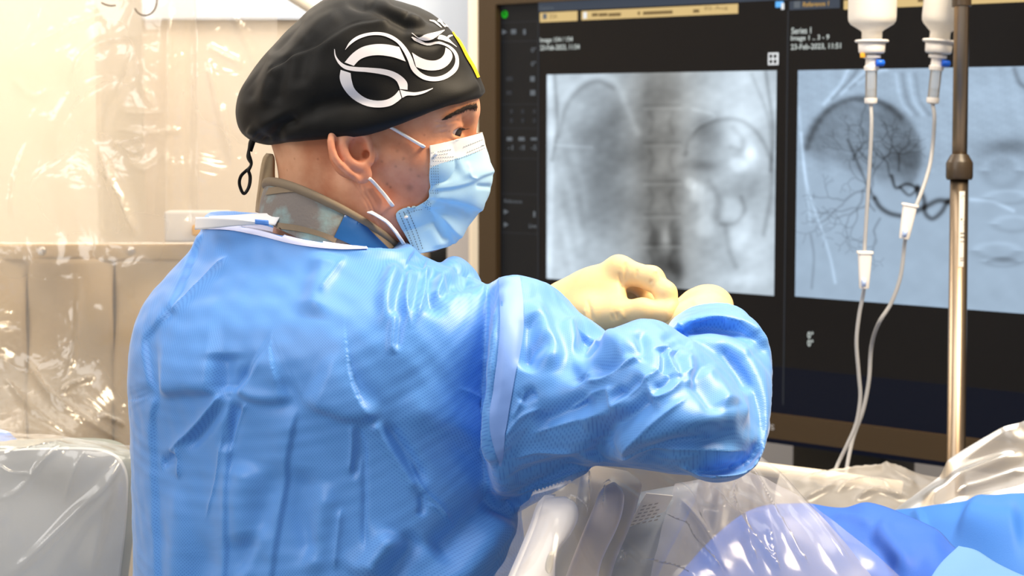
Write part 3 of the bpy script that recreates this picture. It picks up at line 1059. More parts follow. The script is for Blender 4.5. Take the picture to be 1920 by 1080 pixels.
image('fluoroscopy_image', 1026, 140, 1457, 522, 216, 200, pic_left)
image('angiogram_image', 1497, 132, 1975, 556, 300, 250, pic_right)

# cables under the display
t = thing('display_cable', P(1570, 850, 3.1), 'black cable looping under the lower edge of the large display', 'cable')
MB().tube(catmull([P(1530, 815, 3.2), P(1545, 836, 3.2), P(1565, 846, 3.2), P(1590, 843, 3.2), P(1612, 815, 3.2)], 30), 0.004, 8).build('sheath', M['black'], t)
t = thing('display_cable', P(1708, 890, 2.9), 'black cable hanging straight down under the display beside the pole', 'cable')
MB().tube(catmull([P(1700, 830, 3.3), P(1706, 865, 3.3), P(1714, 900, 3.3), P(1730, 960, 3.3), P(1740, 1080, 3.3)], 30), 0.0045, 8).build('sheath', M['black'], t)
# grey low cabinet under the display
cb = thing('low_cabinet', (0.75, 3.9, 0), 'light grey cabinet standing below and behind the large display', 'cabinet')
MB().box((0.72, 3.95, 0.56), (0.75, 0.22, 0.56), bev=0.006).build('body', M['wall_grey'], cb, 'auto')
for k in range(3):
    MB().box((0.72 - 0.5 + 0.5 * k, 3.722, 0.58), (0.245, 0.009, 0.5), bev=0.003).build('door', M['wall_grey'], cb, 'auto')

# ================================================================== IV POLE AND INFUSIONS
DP = 2.50
pole = thing('infusion_pole', P(1795, 700, DP)[:2].tolist() + [0], 'steel infusion pole with a black collar and a white sticker, in front of the display', 'pole')
pb = P(1794, 800, DP); pm = P(1799, 313, DP); pt = P(1804, 0, DP)
dv = (pt - pb) / np.linalg.norm(pt - pb)
base = pb + dv * ((0.06 - pb[2]) / dv[2]); top = pb + dv * ((2.12 - pb[2]) / dv[2])
rl = 17.2 / F * DP; ru = 14.2 / F * DP
MB().tube([base, base * .5 + pm * .5, pm], rl, 28).build('lower_tube', M['chrome'], pole)
MB().tube([pm - dv * 0.02, pm * .5 + top * .5, top], ru, 28).build('upper_tube', M['chrome'], pole)
cw = 25 / F * DP; ch = 24 / F * DP
MB().lathe([(rl * 0.7, -ch), (cw * 0.92, -ch), (cw, -ch * 0.8), (cw, ch * 0.30), (cw * 0.96, ch * 0.40), (cw * 0.66, ch * 0.96), (ru * 0.9, ch)], pm, dv, 30).build('collar', mat('black_collar', srgb(58, 46, 32), 0.38, 0.5), pole, 'auto')
q = P(1803, 2, DP)
MB().lathe([(ru * 0.9, -0.008), (cw * 0.72, -0.007), (cw * 0.74, 0.03), (ru * 0.9, 0.032)], q, dv, 26).build('top_collar', bpy.data.materials['black_collar'], pole, 'auto')
# sticker wrapped on the tube
n, m = 14, 12
G = np.zeros((n, m, 3))
for i in range(n):
    c0 = P(1796.5 - 1.8 * i / (n - 1), 358 + 141 * i / (n - 1), DP)
    for j in range(m):
        a = math.radians(-90 - 6 + 75 * j / (m - 1))
        G[i, j] = c0 + (rl + 0.0006) * np.array([math.cos(a), math.sin(a), 0])
st = MB(); st.grid(G); st = st.build('sticker', mat('sticker_paper', srgb(246, 240, 230), 0.6, 0.2), pole)
mb = MB()
for (v0, v1, a0, a1) in [(0.08, 0.095, 10, 14), (0.21, 0.28, 40, 48), (0.36, 0.38, 10, 20), (0.55, 0.565, 8, 58), (0.60, 0.615, 8, 50), (0.66, 0.67, 8, 56), (0.88, 0.89, 8, 40), (0.91, 0.92, 8, 36), (0.06, 0.065, 14, 55), (0.44, 0.445, 25, 60), (0.40, 0.405, 25, 58)]:
    g = np.zeros((2, 5, 3))
    for i, v in enumerate((v0, v1)):
        c0 = P(1796.5 - 1.8 * v, 358 + 141 * v, DP)
        for j in range(5):
            a = math.radians(-96 + a0 + (a1 - a0) * j / 4)
            g[i, j] = c0 + (rl + 0.0009) * np.array([math.cos(a), math.sin(a), 0])
    ink = bpy.data.materials.get('sticker_ink') or mat('sticker_ink', srgb(90, 84, 80), 0.6)
    MB().grid(g).build('print_line', ink, st, False, fix=False)
for k in range(5):
    a = 2 * math.pi * k / 5 + 0.3
    e = base + np.array([math.cos(a), math.sin(a), 0]) * 0.28
    e[2] = 0.075
    lg = MB().tube([base + [0, 0, 0.06], base * 0.5 + e * 0.5 + [0, 0, 0.035], e], 0.014, 12).build('leg', M['chrome'], pole)
    MB().lathe([(0.001, -0.012), (0.035, -0.012), (0.038, 0), (0.035, 0.012), (0.001, 0.012)], e - [0, 0, 0.037], (math.sin(a), -math.cos(a), 0), 18).build('caster', M['black'], lg)
B1 = P(1635, 0, 2.44); B2 = P(1764, 0, 2.56)
for bx in (B1, B2):
    z = 2.06
    c0 = pb + dv * ((z - pb[2]) / dv[2])
    ex = np.array([bx[0], bx[1], z])
    MB().tube(catmull([c0, c0 * 0.5 + ex * 0.5 + [0, 0, 0.02], ex, ex + [0.004, 0, -0.03], ex + [-0.014, 0, -0.04], ex + [-0.02, 0, -0.02]], 30), 0.004, 10).build('hook', M['chrome'], pole)

M['bottle'] = mat('milky_bottle', srgb(245, 240, 232), 0.3, 0.4, trans=(0.25, 1.1), sss=(0.3, (0.02, 0.02, 0.02), 1.0))
M['bottle_lower'] = M['bottle']
M['tubing'] = mat('clear_tubing', srgb(186, 186, 188), 0.2, 0.5, trans=(0.3, 1.15))
M['chamber'] = film_mat('clear_chamber', 0.35, srgb(240, 240, 240), 0.08, (8, 0.2, 0.003), 1.3)
M['chamber'].name = 'clear_chamber'


def bottle(px, d, tilt, label, hide, names):
    s = d / F
    b0 = P(px, 62, d)
    axv = np.array([math.sin(tilt), 0, math.cos(tilt)])
    r = thing('infusion_bottle', b0, label, 'bottle', 'infusion bottles on the pole')
    W = 45 * s if px < 1700 else 37 * s
    g = W / (45 * s)
    prof = [(19 * s, -12 * s), (19 * s, 2 * s), (22 * s, 5 * s), (40 * s * g, 16 * s), (44 * s * g, 22 * s), (45 * s * g, 30 * s), (45 * s * g, 160 * s), (42 * s * g, 172 * s), (30 * s * g, 184 * s), (10 * s, 188 * s), (0.0005, 188 * s)]
    MB().lathe(prof, b0, axv, 40).build('body', M['bottle'], r)
    MB().lathe([(0.001, -18 * s), (30 * s, -17.6 * s), (32 * s, -15 * s), (30 * s, -12.4 * s), (0.001, -12 * s)], b0, axv, 32).build('flange', M['white_plastic'], r)
    MB().lathe([(0.001, -38 * s), (22 * s, -38 * s), (24.5 * s, -35 * s), (25.5 * s, -18 * s), (0.001, -17 * s)], b0, axv, 32).build('cap', M['white_plastic'], r)
    topc = b0 + axv * 188 * s
    th = np.linspace(0, 2 * math.pi, 24, endpoint=True)
    ring = [topc + axv * (0.016 + 0.018 * math.sin(a)) + np.array([0.014 * math.cos(a), 0, 0]) for a in th]
    MB().tube(ring, 0.0022, 8).build('hanger', M['white_plastic'], r)
    return b0, axv, s


def infusion(px, d, tilt, b0, axv, s, path, clamp, label, yellow):
    r = thing('infusion_line', b0 - axv * 40 * s, label, 'infusion line', 'infusion lines')
    MB().lathe([(0.001, -70 * s), (13 * s, -70 * s), (14 * s, -66 * s), (14 * s, -62 * s), (11.5 * s, -60 * s), (11 * s, -48 * s), (17 * s, -46 * s), (17 * s, -41 * s), (9 * s, -40 * s), (6 * s, -36 * s), (0.001, -36 * s)], b0, axv, 28).build('spike', M['white_plastic'], r, 'auto')
    side = np.cross(axv, [0, 1, 0]); side /= np.linalg.norm(side)
    if side[0] < 0: side = -side
    MB().lathe([(0.001, -8 * s), (6 * s, -8 * s), (6.5 * s, -2 * s), (6 * s, 6 * s), (3 * s, 8 * s), (0.001, 8 * s)], b0 - axv * 56 * s + side * 14 * s - np.array([0, 0.01, 0]), side, 16).build('vent_cap', M['blue_plastic'], r)
    if yellow:
        MB().box(b0 - axv * 42 * s - side * 19 * s - np.array([0, 0.008, 0]), (4.5 * s, 4 * s, 4.5 * s), bev=0.001).build('yellow_clip', M['yellow_plastic'], r, 'auto')
    MB().lathe([(11.5 * s, -68 * s), (11.5 * s, -126 * s)][::-1], b0, axv, 28).loft if False else None
    cyl = MB()
    a = np.linspace(0, 2 * math.pi, 28, endpoint=False)
    e1 = side; e2 = np.cross(axv, side)
    R = [b0 + axv * z * s + 11 * s * (np.cos(a)[:, None] * e1 + np.sin(a)[:, None] * e2) for z in (-122, -100, -80, -69)]
    cyl.loft(R, caps=False); cyl.build('drip_chamber', M['chamber'], r)
    MB().lathe([(0.001, -122 * s), (10 * s, -122 * s), (10 * s, -104 * s), (0.001, -104 * s)], b0, axv, 24).build('fluid', film_mat('chamber_fluid', 0.12, srgb(225, 232, 240), 0.1, (4, 0.1, 0.001), 0.6) if 'chamber_fluid' not in bpy.data.materials else bpy.data.materials['chamber_fluid'], r)
    MB().lathe([(0.001, -134 * s), (4 * s, -134 * s), (11 * s, -131 * s), (12 * s, -128 * s), (12 * s, -121 * s), (0.001, -121 * s)], b0, axv, 28).build('chamber_base', M['white_plastic'], r, 'auto')
    p0 = b0 - axv * 132 * s
    pts = catmull([p0] + [P(*q) for q in path], 120)
    MB().tube(pts, 3.7 * s, 10).build('tube', M['tubing'], r)
    (cx, cy, ex, ey, dd, wt, wb) = clamp
    c0, c1 = P(cx, cy, dd), P(ex, ey, dd)
    axc = (c1 - c0) / np.linalg.norm(c1 - c0); L = np.linalg.norm(c1 - c0)
    rr = np.cross(axc, [0, 1.0, 0]); rr /= np.linalg.norm(rr); yy = np.array([0, 1.0, 0])
    rings = []
    for tt, ww, hh in ((0, wt * 1.0, 0.9), (0.06, wt * 1.02, 0.95), (0.09, wt * 0.84, 0.8), (0.5, (wt + wb) / 2 * 0.88, 0.7), (0.95, wb * 0.9, 0.6), (1, wb * 0.8, 0.5)):
        cc = c0 + axc * L * tt
        e = 4
        aa = np.linspace(0, 2 * math.pi, 24, endpoint=False)
        cx_, sx_ = np.sign(np.cos(aa)) * np.abs(np.cos(aa)) ** (2 / e), np.sign(np.sin(aa)) * np.abs(np.sin(aa)) ** (2 / e)
        rings.append(cc + (ww * s * cx_)[:, None] * rr + (wt * 0.8 * hh * s * sx_)[:, None] * yy)
    cl = MB().loft(rings).build('roller_clamp', M['white_plastic'], r, 'auto')
    MB().lathe([(0.001, -3 * s), (8 * s, -3 * s), (8 * s, 3 * s), (0.001, 3 * s)], c0 + axc * L * 0.82 - rr * wb * 0.35 * s * (1 if rr[0] > 0 else -1) - np.array([0, 0.010, 0]), rr, 18).build('roller', mat('pale_blue_roller', srgb(190, 210, 250), 0.4) if not yellow is None and 'pale_blue_roller' not in bpy.data.materials else bpy.data.materials['pale_blue_roller'], cl)
    return r


b0, ax_, s_ = bottle(1635, 2.44, 0.0, 'milky plastic infusion bottle, the wider one left of the pole', 0, 0)
infusion(1635, 2.44, 0, b0, ax_, s_, [(1634, 230, 2.44), (1631, 300, 2.44), (1625, 400, 2.44), (1621, 470, 2.44), (1620, 540, 2.44), (1611, 590, 2.44), (1606, 640, 2.44), (1610, 700, 2.44), (1613, 745, 2.44), (1605, 795, 2.44), (1588, 835, 2.44), (1572, 868, 2.44), (1562, 893, 2.43), (1558, 906, 2.43)],
         (1622, 471, 1620, 541, 2.43, 15, 10), 'clear infusion line hanging lowest, its white clamp left of the other clamp', True)
b0, ax_, s_ = bottle(1763, 2.56, 0.09, 'milky plastic infusion bottle tilted behind the steel pole', 0, 0)
infusion(1763, 2.56, 0.09, b0, ax_, s_, [(1752, 220, 2.56), (1748, 280, 2.56), (1738, 330, 2.50), (1718, 385, 2.46), (1703, 415, 2.46), (1697, 450, 2.46), (1688, 520, 2.46), (1670, 570, 2.46), (1648, 605, 2.46), (1634, 650, 2.50), (1629, 715, 2.50), (1618, 770, 2.50), (1600, 820, 2.50), (1589, 870, 2.48), (1586, 895, 2.44), (1585, 906, 2.44)],
         (1707, 382, 1695, 448, 2.45, 15, 10), 'clear infusion line beside the pole with the higher white clamp', False)

# ================================================================== TABLE, DRAPES, CONTROLS
tb = thing('procedure_table', (0.9, 2.2, 0), 'procedure table hidden below the blue drapes, pale rail along its far side', 'table')
zt = P(1480, 888, 2.5)[2]
MB().box((1.15, 2.19, zt - 0.13), (0.95, 0.19, 0.035), bev=0.02).build('table_top', mat('table_grey', srgb(140, 143, 152), 0.5), tb, 'auto')
MB().box((1.55, 2.19, (zt - 0.15) / 2), (0.22, 0.16, (zt - 0.15) / 2), bev=0.02).build('pedestal', M['white_plastic'], tb, 'auto')
MB().tube([P(1400, 876, 2.41), P(1560, 896, 2.41), P(1690, 914, 2.41)], 0.0085, 12).build('side_rail', M['cream'], tb)
MB().box((P(1600, 905, 2.42)[0], 2.385, zt - 0.10), (0.02, 0.012, 0.05)).build('rail_bracket', M['cream'], tb, False)

# crumpled clear film mound behind
cfm = [('c', 7, 10, [(1480, 905), (1560, 893), (1650, 884), (1730, 890)]), ('c', 6, 8, [(1650, 880), (1690, 900), (1720, 915)]), ('c', 6, 9, [(1560, 925), (1620, 905), (1680, 915)]),
       ('c', 6, 8, [(1500, 940), (1560, 915), (1600, 905)]), ('c', 5, 8, [(1600, 940), (1640, 920), (1700, 935)])]
o = sheet('crumpled_film', [[(1462, 888, 2.40), (1560, 891, 2.40), (1640, 881, 2.41), (1700, 885, 2.41), (1790, 905, 2.41)],
                            [(1455, 915, 2.35), (1560, 915, 2.35), (1640, 905, 2.36), (1700, 908, 2.36), (1790, 920, 2.37)],
                            [(1450, 1000, 2.30), (1560, 985, 2.30), (1640, 975, 2.30), (1700, 975, 2.30), (1790, 985, 2.32)]], 90, 50, M['film_milky'], cfm, (0.004, 0.06, 9))
tag(o, 'crumpled clear film heaped under the infusion lines', 'plastic drape')
# raised film at the right
rf = [('r', 12, 10, [(1930, 850), (1820, 900), (1720, 950)]), ('c', 8, 8, [(1930, 880), (1850, 910), (1790, 930)]), ('r', 30, 12, [(1930, 800), (1830, 855), (1760, 900)])]
o = sheet('raised_film', [[(2060, 706, 2.15), (1925, 785, 2.18), (1800, 866, 2.22), (1690, 946, 2.25), (1640, 985, 2.28)],
                          [(2060, 830, 2.12), (1925, 870, 2.15), (1800, 915, 2.18), (1700, 958, 2.22), (1645, 990, 2.26)],
                          [(2060, 960, 2.08), (1925, 955, 2.10), (1800, 965, 2.14), (1710, 980, 2.2), (1650, 1000, 2.24)]], 80, 60, M['film_milky'], rf, (0.0018, 0.1, 10))
tag(o, 'milky plastic film rising to the right behind the blue drape', 'plastic drape')

# blue drapes on the table
M['blue_paper'] = mat('blue_drape_paper', srgb(62, 124, 208), 0.6, 0.25, bump=(700, 0.15, 0.001), noise=(4, srgb(52, 112, 200), 0.3))
M['blue_deep'] = mat('deep_blue_drape', srgb(58, 108, 206), 0.55, 0.25, bump=(600, 0.15, 0.001), noise=(5, srgb(40, 90, 192), 0.3))
M['blue_light'] = mat('light_blue_drape', srgb(100, 146, 200), 0.6, 0.25, bump=(600, 0.15, 0.001))
bf = [('e', 16, 6, [(1722, 950), (1735, 980), (1742, 1000)]), ('r', 40, 14, [(1800, 960), (1860, 985), (1925, 985)])]
o = sheet('blue_drape', [[(1545, 985, 2.28), (1650, 963, 2.2), (1730, 950, 2.12), (1800, 942, 2.08), (1925, 922, 2.05), (2080, 900, 2.03)],
                         [(1560, 1010, 2.2), (1680, 990, 2.1), (1760, 985, 2.04), (1830, 985, 2.0), (1925, 975, 1.98), (2080, 960, 1.96)],
                         [(1600, 1200, 2.0), (1700, 1180, 1.96), (1790, 1170, 1.92), (1850, 1160, 1.9), (1925, 1150, 1.88), (2080, 1150, 1.86)],
                         [(1600, 1640, 1.99), (1700, 1640, 1.95), (1790, 1640, 1.91), (1850, 1640, 1.89), (1925, 1640, 1.87), (2080, 1640, 1.85)]], 90, 70, M['blue_paper'], bf, (0.004, 0.15, 12))
so = o.modifiers.new('s', 'SOLIDIFY'); so.thickness = 0.002
tag(o, 'broad mid-blue surgical drape rising to the right edge', 'surgical drape')
df = [('r', 22, 10, [(1640, 985), (1660, 1020), (1720, 1075)]), ('v', 16, 7, [(1620, 1005), (1650, 1030), (1680, 1080)]), ('c', 10, 5, [(1560, 965), (1620, 985), (1640, 1000)]), ('r', 26, 8, [(1580, 950), (1660, 975), (1740, 1010), (1790, 1040)])]
o = sheet('folded_drape', [[(1270, 1080, 2.12), (1350, 1000, 2.12), (1430, 950, 2.1), (1500, 943, 2.06), (1560, 950, 2.02), (1640, 960, 1.98), (1720, 985, 1.93), (1800, 1030, 1.87), (1900, 1090, 1.80)],
                           [(1250, 1110, 2.05), (1340, 1050, 2.04), (1420, 990, 2.02), (1500, 990, 1.97), (1560, 1000, 1.93), (1640, 1015, 1.89), (1710, 1040, 1.84), (1760, 1075, 1.78), (1800, 1130, 1.74)],
                           [(1210, 1230, 1.9), (1330, 1210, 1.88), (1420, 1200, 1.86), (1500, 1200, 1.84), (1560, 1200, 1.82), (1620, 1200, 1.80), (1680, 1200, 1.77), (1720, 1200, 1.74), (1760, 1220, 1.71)],
                           [(1200, 1640, 1.88), (1330, 1640, 1.86), (1420, 1640, 1.85), (1500, 1640, 1.83), (1560, 1640, 1.81), (1620, 1640, 1.79), (1680, 1640, 1.76), (1720, 1640, 1.73), (1760, 1640, 1.70)]], 110, 80, M['blue_deep'], df, (0.004, 0.12, 13))
so = o.modifiers.new('s', 'SOLIDIFY'); so.thickness = 0.002
tag(o, 'deep blue folded drape edge running down behind the clear film', 'surgical drape')
o = sheet('drape_patch', [[(1797, 1026, 1.83), (1830, 1034, 1.82), (1870, 1055, 1.80), (1930, 1080, 1.78)],
                          [(1765, 1052, 1.79), (1800, 1058, 1.78), (1850, 1075, 1.77), (1930, 1110, 1.74)],
                          [(1730, 1110, 1.70), (1790, 1120, 1.70), (1850, 1140, 1.70), (1930, 1170, 1.69)]], 40, 30, M['blue_light'], (), (0.003, 0.08, 14))
so = o.modifiers.new('s', 'SOLIDIFY'); so.thickness = 0.0015
tag(o, 'pale blue drape patch at the lower right corner', 'surgical drape')

# ---- white table-side controls under the film
M['ctl_white'] = mat('control_white', srgb(226, 220, 218), 0.3, 0.45)
M['ctl_pink'] = mat('control_pinkish', srgb(212, 197, 190), 0.32, 0.45)
M['ctl_grey'] = mat('control_grey', srgb(168, 160, 150), 0.4, 0.4)
M['ctl_slate'] = mat('control_slate', srgb(140, 148, 160), 0.4, 0.4)


def paddle(name, left, right, d0, d1, thick, m, parent, seg=40):
    """rounded bar between two traced edges, deeper towards its lower end"""
    a, b = catmull(left, seg), catmull(right, seg)
    R = []
    aa = np.linspace(0, 2 * math.pi, 28, endpoint=False)
    e = 3.2
    cx_ = np.sign(np.cos(aa)) * np.abs(np.cos(aa)) ** (2 / e); sx_ = np.sign(np.sin(aa)) * np.abs(np.sin(aa)) ** (2 / e)
    for i in range(seg):
        t = i / (seg - 1)
        dd = d0 + (d1 - d0) * t
        pa, pb_ = P(a[i, 0], a[i, 1], dd), P(b[i, 0], b[i, 1], dd)
        c = (pa + pb_) / 2; h = (pb_ - pa) / 2
        k = min(1.0, 0.35 + t * 6)
        R.append(c + cx_[:, None] * h + (sx_ * thick * k)[:, None] * FW)
    return MB().loft(R).build(name, m, parent)


ctl = thing('table_control', P(1100, 1080, 1.66), 'white table-side control with a rounded handle, nearest the gown under clear film', 'control')
paddle('handle', [(1022, 934), (1014, 950), (1003, 985), (985, 1030), (960, 1090), (945, 1130)], [(1062, 932), (1080, 945), (1084, 968), (1070, 1000), (1045, 1035), (1040, 1090), (1034, 1130)], 1.60, 1.52, 0.02, M['ctl_white'], ctl)
paddle('side_rim', [(1020, 930), (1006, 950), (994, 985), (976, 1030), (950, 1090), (930, 1140)], [(1042, 928), (1018, 952), (1006, 986), (988, 1031), (963, 1091), (945, 1140)], 1.615, 1.535, 0.022, mat('rim_white', srgb(236, 230, 226), 0.35, 0.4), ctl)
gr = paddle('thumb_grip', [(1030, 1035), (1024, 1050), (1022, 1066), (1026, 1074)], [(1038, 1034), (1038, 1048), (1036, 1064), (1032, 1073)], 1.502, 1.495, 0.004, mat('grip_grey', srgb(196, 190, 180), 0.4), ctl)
ct2 = thing('table_control', P(1130, 1090, 1.70), 'pinkish white control lever beside the nearest white handle, under clear film', 'control')
paddle('handle', [(1146, 906), (1128, 920), (1110, 960), (1085, 1020), (1058, 1090), (1040, 1140)], [(1154, 905), (1168, 920), (1168, 950), (1158, 985), (1128, 1050), (1118, 1100), (1108, 1150)], 1.68, 1.60, 0.02, M['ctl_pink'], ct2)
ct3 = thing('control_housing', P(1160, 1080, 1.78), 'grey control housing with a printed white tag, behind the two white handles', 'control')
paddle('housing', [(1098, 872), (1088, 900), (1075, 960), (1050, 1020), (1020, 1100), (1000, 1150)], [(1180, 885), (1202, 905), (1196, 935), (1180, 985), (1150, 1060), (1135, 1150)], 1.80, 1.72, 0.035, M['ctl_grey'], ct3)
paddle('rear_block', [(1170, 930), (1165, 960), (1150, 1010), (1130, 1060), (1120, 1150)], [(1310, 905), (1300, 940), (1270, 1000), (1240, 1060), (1200, 1150)], 1.86, 1.80, 0.03, M['ctl_slate'], ct3)
MB().box(P(1140, 1240, 1.74), (0.03, 0.05, 0.065), bev=0.01).build('mount', M['ctl_grey'], ct3, 'auto')
MB().tube([P(1150, 1290, 1.74), P(1185, 1310, 1.78), P(1215, 1325, 1.82)], 0.016, 14).build('mount_arm', M['ctl_grey'], ct3)
q = [P(1212, 925, 1.80), P(1176, 990, 1.80), P(1248, 958, 1.80), P(1262, 930, 1.80)]
mb = MB(); mb.add(np.array(q + [p + [0, 0.003, 0] for p in q]), None, [(0, 1, 2, 3), (4, 5, 6, 7), (0, 1, 5, 4), (1, 2, 6, 5), (2, 3, 7, 6), (3, 0, 4, 7)])
tg = mb.build('tag', M['white_plastic'], ct3, False)
mb = MB()
for k in range(6):
    for j in range(3 + k // 2):
        x_ = 1206 - 4.5 * k + 11 * j; y_ = 948 + 7 * k - 2.2 * j
        q = [P(x_, y_, 1.797), P(x_ - 2, y_ + 3, 1.797), P(x_ + 5, y_ + 1.5, 1.797), P(x_ + 7, y_ - 1.5, 1.797)]
        mb.add(q, None, [(0, 1, 2, 3)])
tag(mb.build('print', mat('tag_ink', srgb(170, 164, 160), 0.5), tg, False, fix=False), kind='stuff')

ff = [('c', 6, 8, [(1385, 880), (1375, 940), (1400, 1010), (1425, 1085)]), ('c', 7, 7, [(1330, 900), (1360, 950), (1420, 1020), (1470, 1085)]),
      ('r', 12, 8, [(1410, 850), (1500, 950), (1570, 1040), (1610, 1090)]), ('c', 6, 7, [(1400, 860), (1440, 940), (1480, 1010), (1530, 1090)]),
      ('c', 7, 8, [(1230, 955), (1290, 1010), (1340, 1060), (1360, 1090)]), ('c', 5, 7, [(1268, 900), (1300, 960), (1330, 1000)]),
      ('c', 5, 7, [(1105, 880), (1098, 930), (1100, 960)]), ('c', 4, 7, [(1148, 902), (1130, 915), (1122, 960)]),
      ('c', 4, 6, [(1100, 968), (1085, 945), (1060, 930)]), ('c', 5, 8, [(1200, 1050), (1240, 1065), (1300, 1080)]),
      ('c', 5, 7, [(1155, 1035), (1165, 1045), (1160, 1060)]), ('c', 5, 8, [(990, 938), (1040, 925), (1085, 908)]),
      ('c', 5, 5, [(1440, 980), (1450, 1040), (1460, 1090)]), ('r', 16, 6, [(1300, 880), (1290, 960), (1250, 1080)])]
M['film_front'] = film_mat('front_film', 0.17, srgb(242, 239, 242), 0.15, (7, 0.10, 0.008), 0.5, patch=0.04)
o = sheet('front_film', [[(975, 950, 1.60), (1040, 908, 1.60), (1105, 872, 1.64), (1200, 852, 1.72), (1330, 850, 1.77), (1406, 838, 1.79)],
                         [(968, 990, 1.53), (1040, 960, 1.51), (1110, 930, 1.57), (1220, 920, 1.64), (1360, 900, 1.73), (1475, 905, 1.75)],
                         [(950, 1040, 1.49), (1040, 1030, 1.47), (1130, 1020, 1.53), (1250, 1000, 1.60), (1400, 980, 1.64), (1570, 985, 1.68)],
                         [(905, 1150, 1.44), (1030, 1150, 1.44), (1140, 1150, 1.48), (1280, 1150, 1.54), (1450, 1150, 1.58), (1745, 1150, 1.62)],
                         [(880, 1480, 1.46), (1030, 1490, 1.46), (1140, 1500, 1.50), (1280, 1500, 1.55), (1450, 1500, 1.58), (1830, 1500, 1.60)]],
          180, 170, M['film_front'], ff, (0.004, 0.09, 15))
tag(o, 'clear plastic film fanning down from the gown elbow over the white controls', 'plastic drape')

fi = [('r', 14, 7, [(1360, 890), (1350, 980), (1330, 1080)]), ('r', 16, 7, [(1420, 880), (1440, 980), (1470, 1080)]), ('c', 7, 7, [(1270, 930), (1330, 1000), (1370, 1080)])]
o = sheet('front_film', [[(1265, 905, 1.84), (1300, 900, 1.84), (1340, 895, 1.84), (1400, 882, 1.84)],
                         [(1240, 990, 1.80), (1300, 985, 1.78), (1400, 965, 1.76), (1530, 960, 1.77)],
                         [(1205, 1150, 1.72), (1300, 1150, 1.71), (1460, 1150, 1.70), (1690, 1150, 1.71)]],
          90, 70, film_mat('inner_film', 0.42, srgb(228, 228, 236), 0.25, (7, 0.10, 0.008), 0.3, patch=0.06), fi, (0.003, 0.09, 17))
tag(o, 'inner milky layer of film between the outer film and the deep blue drape', 'plastic drape')
# ================================================================== THE OPERATOR
FR = P(600, 700, 1.80)
man = None                                   # set below: the body mesh is the person

# ---- skin
SK = mat('skin', srgb(214, 146, 118), 0.48, 0.35, sss=(0.12, (0.012, 0.005, 0.003), 1.0))
nt = SK.node_tree
pb_ = nt.nodes['Principled BSDF']
tc = nt.nodes.new('ShaderNodeTexCoord')
n1 = nt.nodes.new('ShaderNodeTexNoise'); n1.inputs['Scale'].default_value = 26; n1.inputs['Detail'].default_value = 5
n2 = nt.nodes.new('ShaderNodeTexNoise'); n2.inputs['Scale'].default_value = 150; n2.inputs['Detail'].default_value = 3
n3 = nt.nodes.new('ShaderNodeTexVoronoi'); n3.inputs['Scale'].default_value = 70
r1 = nt.nodes.new('ShaderNodeValToRGB')
r1.color_ramp.elements[0].position = 0.36; r1.color_ramp.elements[0].color = srgb(232, 172, 136)
r1.color_ramp.elements[1].position = 0.68; r1.color_ramp.elements[1].color = srgb(204, 130, 94)
r2 = nt.nodes.new('ShaderNodeValToRGB')
r2.color_ramp.elements[0].position = 0.0; r2.color_ramp.elements[0].color = srgb(165, 95, 66)
r2.color_ramp.elements[1].position = 0.12; r2.color_ramp.elements[1].color = (1, 1, 1, 1)
mx = nt.nodes.new('ShaderNodeMix'); mx.data_type = 'RGBA'; mx.blend_type = 'MULTIPLY'; mx.inputs[0].default_value = 0.4
at = nt.nodes.new('ShaderNodeAttribute'); at.attribute_name = 'tint'
m2 = nt.nodes.new('ShaderNodeMix'); m2.data_type = 'RGBA'; m2.blend_type = 'MULTIPLY'; m2.inputs[0].default_value = 1.0
for n_ in (n1, n2, n3):
    nt.links.new(tc.outputs['Object'], n_.inputs['Vector'])
nt.links.new(n1.outputs['Fac'], r1.inputs['Fac'])
nt.links.new(n3.outputs['Distance'], r2.inputs['Fac'])
nt.links.new(r1.outputs['Color'], mx.inputs[6]); nt.links.new(r2.outputs['Color'], mx.inputs[7])
nt.links.new(mx.outputs[2], m2.inputs[6]); nt.links.new(at.outputs['Color'], m2.inputs[7])
nt.links.new(m2.outputs[2], pb_.inputs['Base Color'])
bp = nt.nodes.new('ShaderNodeBump'); bp.inputs['Strength'].default_value = 0.25; bp.inputs['Distance'].default_value = 0.0012
nt.links.new(n2.outputs['Fac'], bp.inputs['Height']); nt.links.new(bp.outputs['Normal'], pb_.inputs['Normal'])

# ---- head frame
YAW, HP = math.radians(4), math.radians(-1)
fwd = np.array([math.cos(YAW) * math.cos(HP), math.sin(YAW) * math.cos(HP), math.sin(HP)])
lft = np.array([-math.sin(YAW), math.cos(YAW), 0.0])
hup = np.cross(fwd, lft)
RH = np.stack([fwd, lft, hup], 1)            # columns
HO = P(690, 290, 1.75) - RH @ np.array([0, -0.071, 0])


def h2w(p):
    return HO + np.asarray(p, float) @ RH.T


def w2h(p):
    return (np.asarray(p, float) - HO) @ RH


def px2h(px, py, y):
    """point on the head-frame plane y = const seen at a pixel"""
    q = P(px, py, 1.0) - CAM
    t = (y - (CAM - HO) @ lft) / (q @ lft)
    return w2h(CAM + q * t)


